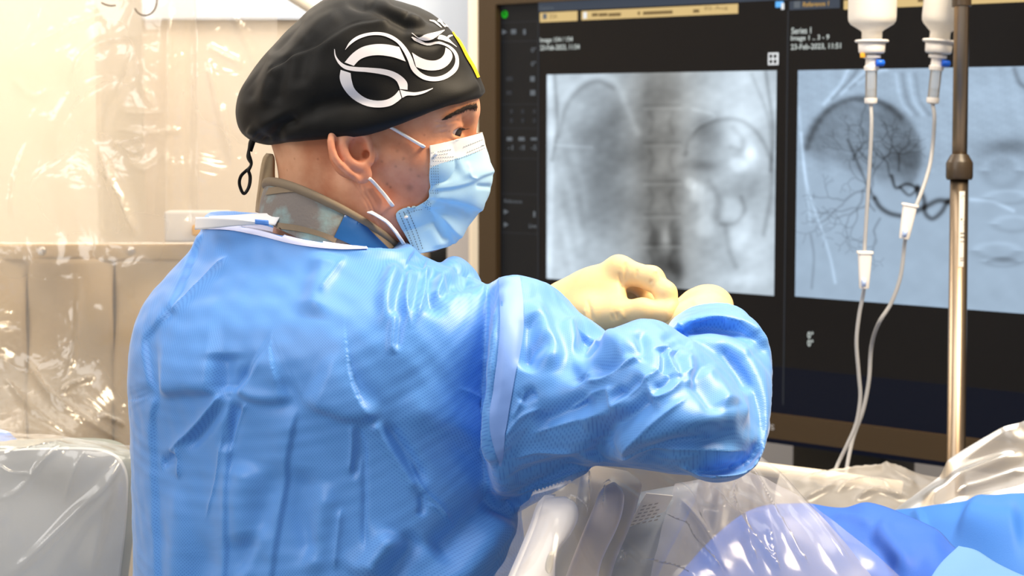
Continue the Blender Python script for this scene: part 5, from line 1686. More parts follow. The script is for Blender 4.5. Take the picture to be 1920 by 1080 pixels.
GF = [
    # back, upper
    ('e', 60, 5, [(383, 432), (350, 520), (320, 587), (280, 633), (278, 657), (290, 723), (300, 742)], .05, .1),
    ('c', 8, 3.0, [(430, 477), (375, 533), (320, 590)], .15, .1),
    ('e', 40, 3, [(288, 725), (296, 745), (290, 788), (294, 911), (302, 1090)], .1, .02),
    ('L', 70, 7, [(298, 741), (345, 737), (422, 736)], .2, .25),
    ('L', 70, 8, [(436, 728), (473, 750), (522, 754), (560, 742)], .15, .3),
    ('L', 80, 6, [(560, 752), (600, 768), (656, 786), (695, 783), (722, 756)], .25, .25),
    ('v', 26, 3, [(422, 660), (424, 705), (424, 738)]),
    ('v', 30, 4, [(435, 700), (520, 735), (560, 720)]),
    ('c', 12, 4.5, [(422, 736), (375, 792), (333, 834), (305, 862)], .1, .3), ('v', 9, 3.5, [(432, 748), (390, 800), (345, 846)]),
    ('c', 6, 2.5, [(333, 834), (336, 870), (334, 900)]), ('v', 8, 3, [(330, 848), (312, 866), (300, 868)]),
    ('e', 34, 3, [(434, 742), (432, 830), (433, 950), (424, 1090)], .06, .02),
    ('c', 7, 4, [(464, 753), (446, 795), (431, 866)], .1, .3), ('v', 10, 4.5, [(448, 750), (438, 800), (427, 850)]),
    ('c', 4, 2.2, [(422, 802), (410, 897), (385, 981)]),
    ('e', 40, 3, [(560, 760), (544, 851), (526, 981), (512, 1090)], .1, .02),
    ('v', 18, 3, [(533, 858), (501, 946), (480, 1010), (460, 1090)]),
    ('r', 12, 3, [(508, 981), (466, 1073), (455, 1100)], .2, .02),
    ('r', 30, 5, [(470, 860), (455, 950), (470, 1030)]),
    ('r', 22, 3, [(330, 900), (335, 1000), (330, 1085)], .2, .05), ('v', 30, 4, [(370, 980), (385, 1040), (370, 1090)], .3, .02),
    ('v', 26, 4, [(570, 870), (560, 960), (590, 1060)]), ('r', 20, 3, [(620, 900), (600, 1000), (585, 1090)]),
    # right shoulder gathers
    ('v', 9, 7, [(764, 486), (757, 520), (745, 555), (733, 620)], .1, .4),
    ('r', 13, 5, [(748, 490), (728, 545), (727, 622)], .2, .4),
    ('c', 11, 6, [(768, 500), (762, 560), (771, 622)], .15, .4),
    ('c', 9, 6, [(801, 496), (797, 543), (774, 622)], .1, .4),
    ('v', 6, 4, [(785, 505), (780, 550), (773, 590)]),
    ('v', 6, 4, [(754, 572), (747, 620), (742, 662)]), ('r', 7, 3, [(742, 580), (737, 640), (736, 668)]),
    ('v', 9, 6, [(770, 478), (785, 488), (800, 494)], .1, .1),
    ('v', 14, 9, [(803, 500), (806, 545), (815, 568), (850, 545), (908, 542)], .1, .15),
    ('r', 12, 4, [(810, 574), (853, 553), (925, 545)]), ('v', 12, 4, [(830, 530), (860, 518), (890, 526)]), ('r', 10, 3, [(812, 560), (832, 520), (860, 505)]),
    ('r', 24, 4, [(620, 470), (600, 540), (590, 600)]), ('c', 7, 2, [(650, 478), (625, 520), (600, 560)]),
    ('v', 6, 3.5, [(928, 545), (933, 600), (932, 665), (918, 790)], .05, .2),
    # right flank
    ('E', 60, 6, [(735, 768), (811, 802), (888, 834), (934, 874)], .25, .1),
    ('c', 5, 1.6, [(855, 725), (888, 740), (910, 755), (908, 800)]),
    ('c', 6, 3, [(660, 790), (660, 840), (655, 893)]), ('v', 6, 2.4, [(672, 790), (674, 840), (660, 905)]),
    ('v', 5, 3, [(686, 800), (683, 858), (684, 929), (683, 999), (692, 1045)]),
    ('r', 9, 4.5, [(698, 790), (741, 855), (785, 925)], .1, .15), ('v', 12, 4, [(716, 788), (760, 850), (800, 915)]),
    ('c', 6, 3.2, [(757, 842), (797, 922), (822, 945), (843, 971), (862, 996)]), ('v', 6, 3, [(790, 920), (792, 950), (785, 970)]), ('c', 5, 2, [(800, 942), (825, 958), (845, 975)]),
    ('v', 34, 7, [(938, 936), (880, 985), (811, 1052)], .1, .2), ('r', 36, 8, [(960, 960), (900, 1030), (850, 1090)], .1, .05),
    ('r', 22, 5, [(751, 999), (716, 1045), (695, 1085)]), ('v', 18, 4, [(790, 1000), (740, 1060), (720, 1090)]),
    ('c', 8, 2.5, [(642, 946), (628, 1073)]), ('r', 30, 4, [(740, 1000), (690, 1060), (670, 1090)]),
    # sleeve
    ('v', 14, 8, [(1108, 632), (1090, 665), (1088, 700), (1098, 714)], .05, .15), ('r', 11, 5, [(1062, 592), (1075, 650), (1095, 712)], .15, .1),
    ('c', 10, 6, [(1095, 716), (1130, 712), (1165, 690), (1220, 660)], .15, .25), ('v', 12, 5, [(1100, 690), (1140, 690), (1200, 655)]),
    ('c', 9, 7, [(1140, 720), (1158, 760), (1185, 735), (1228, 700)], .1, .2), ('v', 10, 6, [(1150, 730), (1172, 738), (1210, 705)]),
    ('v', 10, 11, [(1243, 648), (1246, 680), (1238, 700)], .1, .1), ('v', 9, 12, [(1264, 655), (1276, 676), (1284, 700)], .1, .1), ('c', 7, 6, [(1252, 650), (1262, 690), (1278, 712)]),
    ('c', 7, 7, [(1236, 650), (1236, 690), (1215, 715), (1225, 745), (1250, 740), (1280, 712)], .1, .1), ('v', 6, 5, [(1222, 728), (1245, 722), (1265, 700)]),
    ('r', 10, 4, [(1284, 660), (1292, 700), (1290, 730)]), ('v', 8, 4, [(1256, 650), (1275, 640), (1300, 642)]),
    ('v', 15, 9, [(1228, 745), (1182, 780), (1140, 815), (1112, 866)], .1, .05), ('c', 8, 3, [(1290, 745), (1230, 790), (1165, 850)]),
    ('v', 12, 4.5, [(1290, 690), (1322, 750), (1330, 790)]), ('r', 14, 4, [(1312, 690), (1345, 740), (1356, 775)]), ('v', 10, 3, [(1345, 640), (1385, 700), (1400, 745)]),
    ('v', 6, 3, [(1290, 608), (1310, 612), (1340, 604), (1365, 600)]), ('v', 6, 3.5, [(1238, 640), (1265, 626), (1300, 620)]), ('c', 6, 3, [(1268, 600), (1285, 622), (1300, 640)]),
    ('E', 40, 3.0, [(1374, 612), (1390, 642), (1406, 672)], .4, .3),
    ('E', 50, 7, [(1150, 856), (1210, 832), (1271, 813), (1340, 800), (1410, 793)], .15, .1), ('c', 9, 4.5, [(1152, 857), (1200, 845), (1271, 842), (1405, 845)], .1, .2),
    ('v', 14, 4, [(1180, 862), (1260, 832), (1380, 822)]),
    ('c', 7, 3, [(950, 862), (1000, 846), (1060, 846), (1092, 850)]), ('c', 6, 3, [(955, 930), (1020, 905), (1100, 876)]), ('v', 10, 4, [(950, 905), (1010, 880), (1100, 862)]),
    ('c', 7, 3.5, [(945, 820), (980, 780), (1020, 765)]), ('v', 12, 4, [(985, 700), (1000, 660), (1040, 640)]), ('r', 14, 4, [(990, 560), (1020, 620), (1040, 700)]),
    ('v', 12, 4.5, [(1000, 590), (990, 640), (985, 690)]), ('c', 6, 2.5, [(1060, 770), (1110, 740), (1150, 725)]), ('v', 14, 4, [(1000, 800), (1060, 770), (1120, 745)]), ('c', 8, 3, [(990, 815), (1070, 790), (1150, 770)]),
    ('v', 8, 4, [(975, 755), (990, 742), (1008, 735)]), ('c', 6, 3, [(960, 785), (975, 760), (985, 730)]),
    ('r', 18, 4, [(1130, 625), (1165, 650), (1180, 690)]), ('v', 10, 3, [(1200, 615), (1205, 650), (1195, 680)]),
    ('r', 12, 2.5, [(1080, 800), (1140, 770), (1200, 760)]),
]


def relax(me, h, k):
    e = np.empty(len(me.edges) * 2, np.int32); me.edges.foreach_get('vertices', e); e = e.reshape(-1, 2)
    n = len(h); deg = np.bincount(e.ravel(), minlength=n) + 1e-9
    for _ in range(k):
        a = np.bincount(e[:, 0], h[e[:, 1]], n) + np.bincount(e[:, 1], h[e[:, 0]], n)
        h = 0.5 * h + 0.5 * a / deg
    return h


def edges_of(me):
    e = np.empty(len(me.edges) * 2, np.int32); me.edges.foreach_get('vertices', e)
    return e.reshape(-1, 2)


def relax0(e, h, k):
    n = len(h); deg = np.bincount(e.ravel(), minlength=n) + 1e-9
    for _ in range(k):
        a = np.bincount(e[:, 0], h[e[:, 1]], n) + np.bincount(e[:, 1], h[e[:, 0]], n)
        h = 0.5 * h + 0.5 * a / deg
    return h


def avg(e, X, n):
    deg = np.bincount(e.ravel(), minlength=n)[:, None] + 1e-9
    out = np.stack([np.bincount(e[:, 0], X[e[:, 1], k], n) + np.bincount(e[:, 1], X[e[:, 0], k], n) for k in range(3)], 1)
    return out / deg


def refine_front(me, name):
    # one level of refinement of the quads that make up the near half, so that creases come out crisp
    V = get_co(me); N = get_no(me)
    F_ = np.empty(len(me.loops), np.int32); me.loops.foreach_get('vertex_index', F_); F_ = F_.reshape(-1, 4)
    vd = CAM - V; vd /= np.linalg.norm(vd, axis=1)[:, None]
    px, py, _ = proj(V)
    fr = ((N * vd).sum(1) > -0.1) & (py < 1280)
    selq = fr[F_].all(1)
    Q = F_[selq]; n = len(V)
    pairs = np.sort(np.stack([Q, np.roll(Q, -1, 1)], -1).reshape(-1, 2), 1)
    u_, inv = np.unique(pairs[:, 0].astype(np.int64) * n + pairs[:, 1], return_inverse=True)
    a, b = u_ // n, u_ % n
    mid = (V[a] + V[b]) / 2
    cen = V[Q].mean(1)
    me_ = inv.reshape(-1, 4) + n
    ci = np.arange(len(Q)) + n + len(u_)
    new = np.concatenate([np.stack([Q[:, k], me_[:, k], ci, me_[:, k - 1]], -1) for k in range(4)])
    out = raw_mesh(name, np.vstack([V, mid, cen]), np.vstack([F_[~selq], new]))
    lock = np.zeros(n + len(u_) + len(cen), bool)
    lock[:n] = ~fr
    cnt = np.bincount(inv, minlength=len(u_))
    lock[n:n + len(u_)] = cnt < 2
    lock[a[cnt < 2]] = True; lock[b[cnt < 2]] = True
    return out, lock


V = get_co(gme); E2 = edges_of(gme); nV_ = len(V)
for it in range(14):
    V = V + 0.55 * (avg(E2, V, nV_) - V)
    V = V - 0.56 * (avg(E2, V, nV_) - V) * 0.95
px_, py_, _d = proj(V)
jn = (np.clip(1 - np.abs(px_ - 1240) / 60, 0, 1) * np.clip((py_ - 640) / 40, 0, 1) * np.clip((880 - py_) / 40, 0, 1) * 0.6)[:, None]
jn = np.maximum(jn, (np.clip(1 - np.abs(px_ - 925) / 25, 0, 1) * np.clip((py_ - 600) / 60, 0, 1) * np.clip((820 - py_) / 40, 0, 1) * 0.5)[:, None])
jn = np.maximum(jn, (np.exp(-((px_ - 930) / 60) ** 2 - ((py_ - 905) / 70) ** 2))[:, None])
for it in range(30):
    V = V + 0.5 * jn * (avg(E2, V, nV_) - V)
set_co(gme, V)
gme, LOCK = refine_front(gme, 'surgical_gown')
V = get_co(gme); E2 = edges_of(gme)
fm = (~LOCK).astype(float)
fm = (relax0(E2, fm, 8) * (~LOCK))[:, None] ** 2
for it in range(6):
    V = V + 0.5 * fm * (avg(E2, V, len(V)) - V)
set_co(gme, V)


for i_, f in enumerate(GF):
    if f[3][-1][1] >= 1060 and len(f) > 5 and f[5] <= 0.06:
        (xa, ya), (xb, yb) = f[3][-2:]
        GF[i_] = f[:3] + (list(f[3]) + [(xb + (xb - xa) * 150 / (yb - ya), yb + 150)],) + (f[4], 0.3)


def capped(fl, k):
    lim = {'r': 0.42, 'v': 0.42, 'c': 0.42, 'e': 9, 'E': 0.30, 'L': 0.16}
    out = []
    for f in fl:
        w_, h_ = f[1], f[2] * k
        if f[0] in 'rvc' and w_ < 20: w_ *= 1.25
        m_ = 4.5 if f[0] == 'e' else lim[f[0]] * w_
        out.append((f[0], w_, math.copysign(min(abs(h_), m_), h_)) + tuple(f[3:]))
    return out


V = get_co(gme)
for it in range(1):
    N = get_no(gme)
    N = np.stack([relax(gme, N[:, k], 14) for k in range(3)], 1); N /= np.linalg.norm(N, axis=1)[:, None] + 1e-9
    H = relax(gme, fold_disp(V, N, capped(GF, 1.7)), 1)
    gross = 0.0004 * wob(V * [1, 1, 0.25], 0.05, 21, 3) + 0.0006 * wob(V, 0.018, 22, 2)
    V = V + N * ((H + gross) * fm[:, 0] ** 0.5)[:, None]
    set_co(gme, V)
u = V @ np.array([0.93, -0.10, 0.0])
rel = V - TC
th_ = np.arctan2(rel @ SH, -(rel @ FD)) * 0.165
px_, py_, _d = proj(V)
u = np.where(px_ < 930, th_, u)
wv = np.stack([u, V[:, 2] + np.where(px_ < 930, 0.5, 1.0) * V[:, 1] + 0.15 * u, np.zeros(len(V))], 1)
at_ = gme.attributes.new('weave', 'FLOAT_VECTOR', 'POINT')
at_.data.foreach_set('vector', wv.astype(np.float32).ravel())


def gown_mat(name, c0, c1, rough=0.42, spec=0.5, amp=1.0):
    m = mat(name, c0, rough, spec)
    nt = m.node_tree; b = nt.nodes['Principled BSDF']
    a = nt.nodes.new('ShaderNodeAttribute'); a.attribute_name = 'weave'
    sx = nt.nodes.new('ShaderNodeSeparateXYZ'); nt.links.new(a.outputs['Vector'], sx.inputs[0])
    ss = []
    for k in (0, 1):
        q = nt.nodes.new('ShaderNodeMath'); q.operation = 'MULTIPLY'; q.inputs[1].default_value = 2 * math.pi / 0.0032
        nt.links.new(sx.outputs[k], q.inputs[0])
        s = nt.nodes.new('ShaderNodeMath'); s.operation = 'SINE'; nt.links.new(q.outputs[0], s.inputs[0]); ss.append(s)
    pr = nt.nodes.new('ShaderNodeMath'); pr.operation = 'MULTIPLY'
    nt.links.new(ss[0].outputs[0], pr.inputs[0]); nt.links.new(ss[1].outputs[0], pr.inputs[1])
    mr = nt.nodes.new('ShaderNodeMapRange'); mr.inputs[1].default_value = 0.1; mr.inputs[2].default_value = 0.8; mr.inputs[4].default_value = amp * 0.7
    nt.links.new(pr.outputs[0], mr.inputs[0])
    mx = nt.nodes.new('ShaderNodeMix'); mx.data_type = 'RGBA'
    mx.inputs[6].default_value = c0; mx.inputs[7].default_value = c1
    nt.links.new(mr.outputs[0], mx.inputs[0]); nt.links.new(mx.outputs[2], b.inputs['Base Color'])
    bp = nt.nodes.new('ShaderNodeBump'); bp.inputs['Strength'].default_value = 0.12; bp.inputs['Distance'].default_value = 0.0006; bp.invert = True
    nt.links.new(mr.outputs[0], bp.inputs['Height']); nt.links.new(bp.outputs['Normal'], b.inputs['Normal'])
    b.inputs['Sheen Weight'].default_value = 0.35; b.inputs['Sheen Roughness'].default_value = 0.4
    return m


GOWN = gown_mat('gown_fabric', srgb(92, 155, 230), srgb(62, 122, 210), 0.46, 0.5)
gown = link('surgical_gown', gme, GOWN, man)
GB = bvh_of(gme)
BAND = mat('seam_tape', srgb(126, 164, 234), 0.5, 0.4, bump=(500, 0.1, 0.0006))
BIND = mat('white_binding', srgb(206, 210, 240), 0.6, 0.25, bump=(500, 0.12, 0.0006))
PAPER = mat('white_tab', srgb(238, 236, 238), 0.6, 0.2)
mb = MB(); ribbon(mb, GB, [(936, 522), (939, 580), (937, 640), (926, 720), (919, 800), (936, 872)], [(975, 520), (981, 580), (979, 630), (967, 700), (950, 800), (940, 874)], 90, 8, 0.0009)
mb.build('seam_tape', BAND, gown, True, False)
mb = MB(); ribbon(mb, GB, [(379, 413), (430, 416), (480, 421), (560, 442), (630, 456), (687, 464)], [(380, 430), (430, 432), (480, 441), (560, 460), (630, 468), (690, 468)], 90, 6, 0.0012)
mb.build('neck_binding', BIND, gown, True, False)
tabs = [[(366, 406, 1.755), (420, 402, 1.75), (470, 408, 1.745), (512, 418, 1.742)], [(367, 431, 1.757), (420, 428, 1.752), (470, 424, 1.747), (514, 424, 1.744)]]
tb_ = sheet('neck_tab', [[(366, 407, 1.775), (384, 407, 1.752), (440, 411, 1.738), (490, 418, 1.73)], [(365, 431, 1.777), (383, 430, 1.754), (440, 424, 1.740), (492, 421, 1.732)]], 20, 6, PAPER)
tb_.parent = gown
so = tb_.modifiers.new('s', 'SOLIDIFY'); so.thickness = 0.0008
tb_ = sheet('neck_tie', [[(392, 405, 1.80), (440, 403, 1.79), (480, 400, 1.775), (528, 400, 1.75)], [(394, 416, 1.79), (440, 416, 1.78), (480, 417, 1.765), (515, 422, 1.745)]], 20, 6, PAPER)
tb_.parent = gown
so = tb_.modifiers.new('s', 'SOLIDIFY'); so.thickness = 0.0008
tb_ = sheet('hook_tape', [[(478, 411, 1.728), (503, 413, 1.727)], [(478, 420, 1.728), (504, 423, 1.727)]], 4, 4, mat('blue_tape', srgb(84, 140, 226), 0.6))
tb_.parent = gown
so = tb_.modifiers.new('s', 'SOLIDIFY'); so.thickness = 0.0008


# ================================================================== THYROID COLLAR
def cring(l, r, d, thick, tilt, n=80):
    Aa, Bb = P(*l, d), P(*r, d)
    c = (Aa + Bb) / 2; E = (Bb - Aa) / 2
    ph = np.linspace(0, 2 * math.pi, n, endpoint=False)
    return c + np.cos(ph)[:, None] * E + (thick * np.sin(ph))[:, None] * np.array([-E[1] / np.linalg.norm(E), 1.0, -tilt])


DN = 1.815
COLL = mat('worn_grey_lead_cloth', srgb(126, 118, 114), 0.7, 0.25, noise=(42, srgb(142, 172, 174), 0.2), bump=(420, 0.35, 0.001))
TRIM = mat('taupe_binding', srgb(140, 124, 104), 0.65, 0.25, noise=(40, srgb(126, 110, 92), 0.3), bump=(260, 0.2, 0.001))
_r = [n for n in COLL.node_tree.nodes if n.type == 'VALTORGB'][0]
_r.color_ramp.elements[0].position = 0.50; _r.color_ramp.elements[1].position = 0.74
BLUEC = mat('blue_vinyl', srgb(22, 84, 148), 0.35, 0.45, bump=(12, 0.3, 0.01))
c_top = cring((500, 352), (752, 474), DN, 0.076, 0.30)
c_mid = cring((492, 375), (760, 492), DN, 0.080, 0.20)
c_bot = cring((486, 405), (770, 525), DN, 0.084, 0.06)
inn = lambda Rg, k: Rg.mean(0) + (Rg - Rg.mean(0)) * k
mb = MB()
Rg = densify([c_top, c_mid, c_bot], 6)
back = densify([inn(c_bot, 0.95), inn(c_mid, 0.95), inn(c_top, 0.95)], 6)
full_ = np.vstack([Rg, back, Rg[:1]])
mb.grid(full_, closed_v=True)
cme = mb.mesh('thyroid_collar'); fix_normals(cme)
coll = link('thyroid_collar', cme, COLL, man)
CB = bvh_of(cme)
mb = MB(); mb.tube(np.vstack([inn(c_top, 0.985), inn(c_top, 0.985)[:2]]) + [0, 0, 0.000], 0.0048, 12, 0.9)
mb.build('top_binding', TRIM, coll)
mb = MB(); ribbon(mb, CB, [(506, 352), (560, 348), (605, 358), (650, 378), (700, 415), (742, 462)], [(499, 366), (555, 361), (600, 372), (642, 392), (690, 430), (728, 468)], 60, 6, 0.0010, dguess=1.74)
mb.build('upper_trim', TRIM, coll, True, False)
mb = MB(); ribbon(mb, CB, [(650, 394), (672, 408), (690, 430), (712, 452), (730, 470)], [(626, 445), (650, 456), (672, 466), (690, 474), (715, 486)], 40, 8, 0.0014, dguess=1.74)
mb.build('blue_panel', BLUEC, coll, True, False)
mb = MB(); ribbon(mb, CB, [(512, 416), (560, 423), (600, 434), (632, 446)], [(512, 428), (560, 434), (600, 444), (628, 456)], 40, 5, 0.0012, dguess=1.74)
mb.build('lower_trim', TRIM, coll, True, False)
# closure flap standing up behind the neck
fl = []
for (l, r, d_) in (((504, 288), (507, 288), 1.83), ((496, 296), (512, 296), 1.828), ((490, 320), (513, 325), 1.825), ((486, 350), (514, 345), 1.82), ((482, 380), (510, 362), 1.815), ((481, 398), (498, 392), 1.812)):
    fl.append(sring(l, r, d_, 0.024, (-0.25, 0.95, 0), 32, 2.6))
MB().loft(densify(fl, 5)).build('closure_flap', mat('flap_suede', srgb(170, 148, 116), 0.75, 0.2, noise=(45, srgb(140, 122, 100), 0.25), bump=(200, 0.3, 0.001)), coll)
# white undershirt edge inside the collar
o = sheet('shirt_edge', [[(688, 398, 1.742), (717, 413, 1.748), (744, 444, 1.765), (764, 474, 1.79)], [(697, 396, 1.752), (732, 421, 1.757), (755, 449, 1.772), (774, 476, 1.795)]], 30, 5, PAPER, (), (0.0015, 0.02, 3))
o.parent = man
so = o.modifiers.new('s', 'SOLIDIFY'); so.thickness = 0.001

# ================================================================== SCRUB CAP
CAPM = mat('black_cotton', srgb(15, 13, 11), 0.6, 0.22, noise=(14, srgb(11, 10, 9), 0.3), bump=(900, 0.15, 0.0006), sheen=0.06)
kk = [((524, 268), (900, 183), .074, 0.0), ((512, 273), (906, 177), .081, 0.0), ((478, 266), (909, 171), .085, 0.0), ((452, 246), (905, 158), .088, 0.0), ((441, 210), (890, 126), .087, 0.0), ((455, 163), (872, 90), .088, 0.0),
      ((487, 116), (849, 60), .084, 0.0), ((522, 77), (824, 36), .077, 0.0), ((556, 41), (790, 17), .067, 0.0), ((585, 14), (750, 5), .052, 0.0), ((615, -3), (715, -4), .034, 0), ((645, -9), (685, -9), .016, 0)]
cr = []
for l, r, hw, tl in kk:
    a_, b_ = px2h(*l, 0.0), px2h(*r, 0.0)
    c = (a_ + b_) / 2; E = (b_ - a_) / 2
    ph = np.linspace(0, 2 * math.pi, 220, endpoint=False)
    e = 2.15
    cx = np.sign(np.cos(ph)) * np.abs(np.cos(ph)) ** (2 / e); sx = np.sign(np.sin(ph)) * np.abs(np.sin(ph)) ** (2 / e)
    ring = c + cx[:, None] * E + (hw * sx)[:, None] * np.array([0, 1, 0])
    low = 1.0 if hw in (.074, .081, .085) else 0.5
    # the band dips over the ears
    ring[:, 2] -= 0.010 * np.exp(-((cx + 0.1) / 0.5) ** 2) * (np.abs(sx) ** 2) * (1 if len(cr) < 4 else 0.4 if len(cr) < 6 else 0)
    cr.append(h2w(ring))
Rc = densify(cr, 11)
innr = [Rc[0].mean(0) + (Rc[0] - Rc[0].mean(0)) * 0.95 + [0, 0, 0.02]]
mb = MB(); mb.loft(np.vstack([innr, Rc]))
capme = mb.mesh('scrub_cap'); fix_normals(capme)
CF = [('E', 24, 3.5, [(520, 262), (580, 262), (640, 254), (720, 236), (800, 212), (903, 168)], .05, .02),
      ('v', 2.4, 1.4, [(503, 139), (530, 115), (560, 97), (600, 82), (660, 46), (695, 40), (732, 33)], .05, .05),
      ('e', 16, 2.5, [(503, 139), (560, 97), (600, 82), (660, 46), (732, 33)], .05, .05),
      ('v', 9, 5, [(640, 2), (700, 18), (750, 42), (800, 66)], .2, .2), ('r', 14, 5, [(680, 6), (740, 22), (800, 50)], .2, .2), ('v', 8, 4, [(720, 4), (780, 22), (830, 46)], .2, .2),
      ('r', 12, 3, [(760, 52), (800, 72), (840, 88)]), ('v', 8, 3, [(770, 72), (800, 82), (830, 84)]),
      ('v', 16, 5, [(505, 258), (560, 215), (640, 190), (720, 190)]), ('r', 16, 4, [(470, 240), (520, 225), (590, 200)]),
      ('v', 9, 4, [(480, 250), (495, 262), (508, 270)]), ('r', 9, 4, [(462, 240), (480, 252), (494, 268)]), ('v', 12, 4, [(512, 268), (525, 240), (560, 220)]),
      ('v', 10, 2.5, [(545, 100), (528, 150), (520, 200)]), ('r', 12, 2.5, [(520, 110), (500, 160), (492, 210)]), ('v', 12, 3, [(500, 90), (475, 140), (462, 200)]),
      ('v', 14, 3, [(600, 60), (570, 110), (560, 170)]), ('r', 16, 3, [(640, 20), (600, 50), (560, 90)]), ('v', 14, 3, [(570, 20), (540, 60), (510, 110)]),
      ('v', 3, 1.4, [(757, 38), (768, 25), (772, 22)]), ('v', 4, 2, [(840, 45), (868, 58), (885, 85)])]
V = get_co(capme); N = get_no(capme)
V = V + N * (fold_disp(V, N, CF) + 0.0012 * wob(V, 0.04, 31, 3))[:, None]
set_co(capme, V)
cap = link('scrub_cap', capme, CAPM, man)
KB = bvh_of(capme)
WHT = mat('white_print', srgb(236, 230, 232), 0.6, 0.2)
YEL = mat('yellow_print', srgb(250, 200, 30), 0.6, 0.2)
C_ = lambda pts: [(600 + x / 5.4, 20 + y / 5.4) for x, y in pts]
logo = [
    ([(255, 396), (300, 320), (380, 260), (500, 225), (620, 222), (720, 250), (810, 310), (880, 390), (930, 480), (960, 560), (1010, 620), (1080, 660), (1160, 672), (1240, 655), (1310, 610), (1350, 560), (1365, 500), (1350, 440), (1310, 390), (1250, 352), (1170, 338), (1100, 355), (1020, 335), (950, 300), (922, 270)],
     [(256, 398), (312, 342), (392, 290), (500, 255), (610, 252), (690, 275), (780, 330), (840, 410), (885, 500), (920, 590), (970, 650), (1050, 700), (1150, 717), (1250, 702), (1340, 650), (1390, 590), (1402, 520), (1390, 450), (1350, 390), (1280, 342), (1190, 312), (1120, 322), (1070, 325), (1000, 290), (935, 265)]),
    ([(250, 525), (330, 435), (430, 370), (560, 342), (680, 345), (800, 370)], [(342, 560), (400, 500), (480, 465), (590, 452), (730, 470), (865, 515)]),
    ([(145, 390), (150, 460), (190, 540), (250, 590), (340, 612), (470, 622), (600, 640), (700, 665), (770, 710), (800, 770), (806, 795)], [(150, 390), (165, 460), (210, 520), (270, 555), (350, 570), (500, 578), (640, 590), (750, 620), (830, 670), (880, 730), (885, 803)]),
    ([(210, 600), (200, 680), (225, 760), (290, 850), (380, 925), (480, 970), (600, 982), (710, 965), (780, 925), (824, 888)], [(310, 632), (320, 700), (345, 780), (400, 840), (480, 890), (580, 912), (680, 900), (750, 860), (798, 806)]),
    ([(808, 802), (880, 820), (960, 828), (1050, 812), (1140, 784)], [(832, 885), (880, 862), (960, 860), (1050, 838), (1140, 792)]),
    ([(970, 570), (1050, 598), (1140, 607), (1230, 590), (1300, 540), (1335, 470), (1320, 415), (1268, 375)], [(928, 425), (1000, 470), (1080, 500), (1160, 505), (1220, 480), (1252, 440), (1262, 400), (1264, 376)]),
    ([(928, 228), (1000, 270), (1060, 245), (1150, 225), (1257, 196)], [(930, 234), (1010, 290), (1080, 302), (1160, 277), (1255, 206)]),
    ([(1185, 284), (1210, 252), (1280, 270), (1330, 320), (1380, 368)], [(1188, 290), (1240, 302), (1310, 328), (1350, 352), (1378, 371)]),
    ([(1272, 280), (1300, 252), (1340, 248)], [(1290, 284), (1315, 268), (1340, 257)]),
    ([(1105, 95), (1160, 106), (1200, 140), (1232, 175)], [(1106, 106), (1150, 122), (1185, 148), (1215, 172)]),
    ([(1183, 108), (1205, 86), (1222, 100), (1245, 135), (1276, 160)], [(1186, 112), (1200, 122), (1212, 124), (1230, 145), (1260, 172)]),
    ([(1270, 140), (1285, 136), (1297, 152)], [(1268, 156), (1280, 168), (1294, 166)]),
]
for A_, B_ in logo:
    mb = MB(); ribbon(mb, KB, C_(A_), C_(B_), max(24, len(A_) * 7), 5, 0.0007, dguess=1.76)
    mb.build('logo_stroke', WHT, cap, True, False)
mb = MB(); ribbon(mb, KB, [(846, 62), (861, 86), (872, 108), (884, 128), (893, 147)], [(850, 60), (866, 84), (877, 105), (889, 125), (898, 145)], 40, 4, 0.0012, dguess=1.82)
mb.build('yellow_print', YEL, cap, True, False)
# ties hanging behind: a twisted strap ending in a loop
pts = catmull([P(474, 258, 1.80), P(468, 275, 1.80), P(466, 292, 1.80), P(471, 308, 1.80), P(463, 322, 1.80)], 40)
MB().tube(pts, 0.0042 + 0.0010 * np.sin(np.linspace(0, 14, 40)), 10, 0.4).build('tie_strap', CAPM, cap)
lp = catmull([P(464, 318, 1.80), P(452, 330, 1.80), P(449, 345, 1.80), P(457, 363, 1.80), P(466, 352, 1.802), P(469, 332, 1.803), P(465, 318, 1.80)], 50)
MB().tube(lp, 0.0026, 10, 0.55).build('tie_loop', CAPM, cap)
MB().tube(catmull([P(478, 260, 1.80), P(474, 272, 1.802), P(470, 284, 1.802)], 16), 0.003, 8, 0.4).build('tie_strap', CAPM, cap)

# ================================================================== FACE MASK
E_ = [(799.5, 275), (800, 290), (800.5, 308), (802, 328), (806, 349), (804.5, 358), (804, 370), (797, 378), (776, 388), (752, 389), (738, 397), (748, 420), (764, 448), (779, 477)]
Cc = [(905, 248), (908.5, 260), (911, 272), (916, 290), (921, 312), (923.5, 330), (922, 345), (918, 362), (910, 380), (900, 396), (888, 412), (874, 430), (862, 445), (849, 457)]
nU, nV = 80, 200
Ed, Cp = catmull(E_, nV), catmull(Cc, nV)
G = np.zeros((nV, 2 * nU - 1, 3))
for i in range(nV):
    t = i / (nV - 1)
    e_ = px2h(Ed[i, 0], Ed[i, 1], -0.058 + 0.006 * t)
    c_ = px2h(Cp[i, 0], Cp[i, 1], 0.0)
    yw = abs(e_[1])
    for j in range(2 * nU - 1):
        s = (j - (nU - 1)) / (nU - 1)
        a = abs(s)
        ang = a * math.pi / 2
        k = math.cos(ang) ** 1.15 if math.cos(ang) > 0 else 0
        lat = math.sin(ang) ** 0.95
        p = e_ * (1 - k) + c_ * k
        p[1] = -yw * lat * (1 if s < 0 else -1)
        p[1] = math.copysign(yw * lat, s)
        G[i, j] = h2w(p)
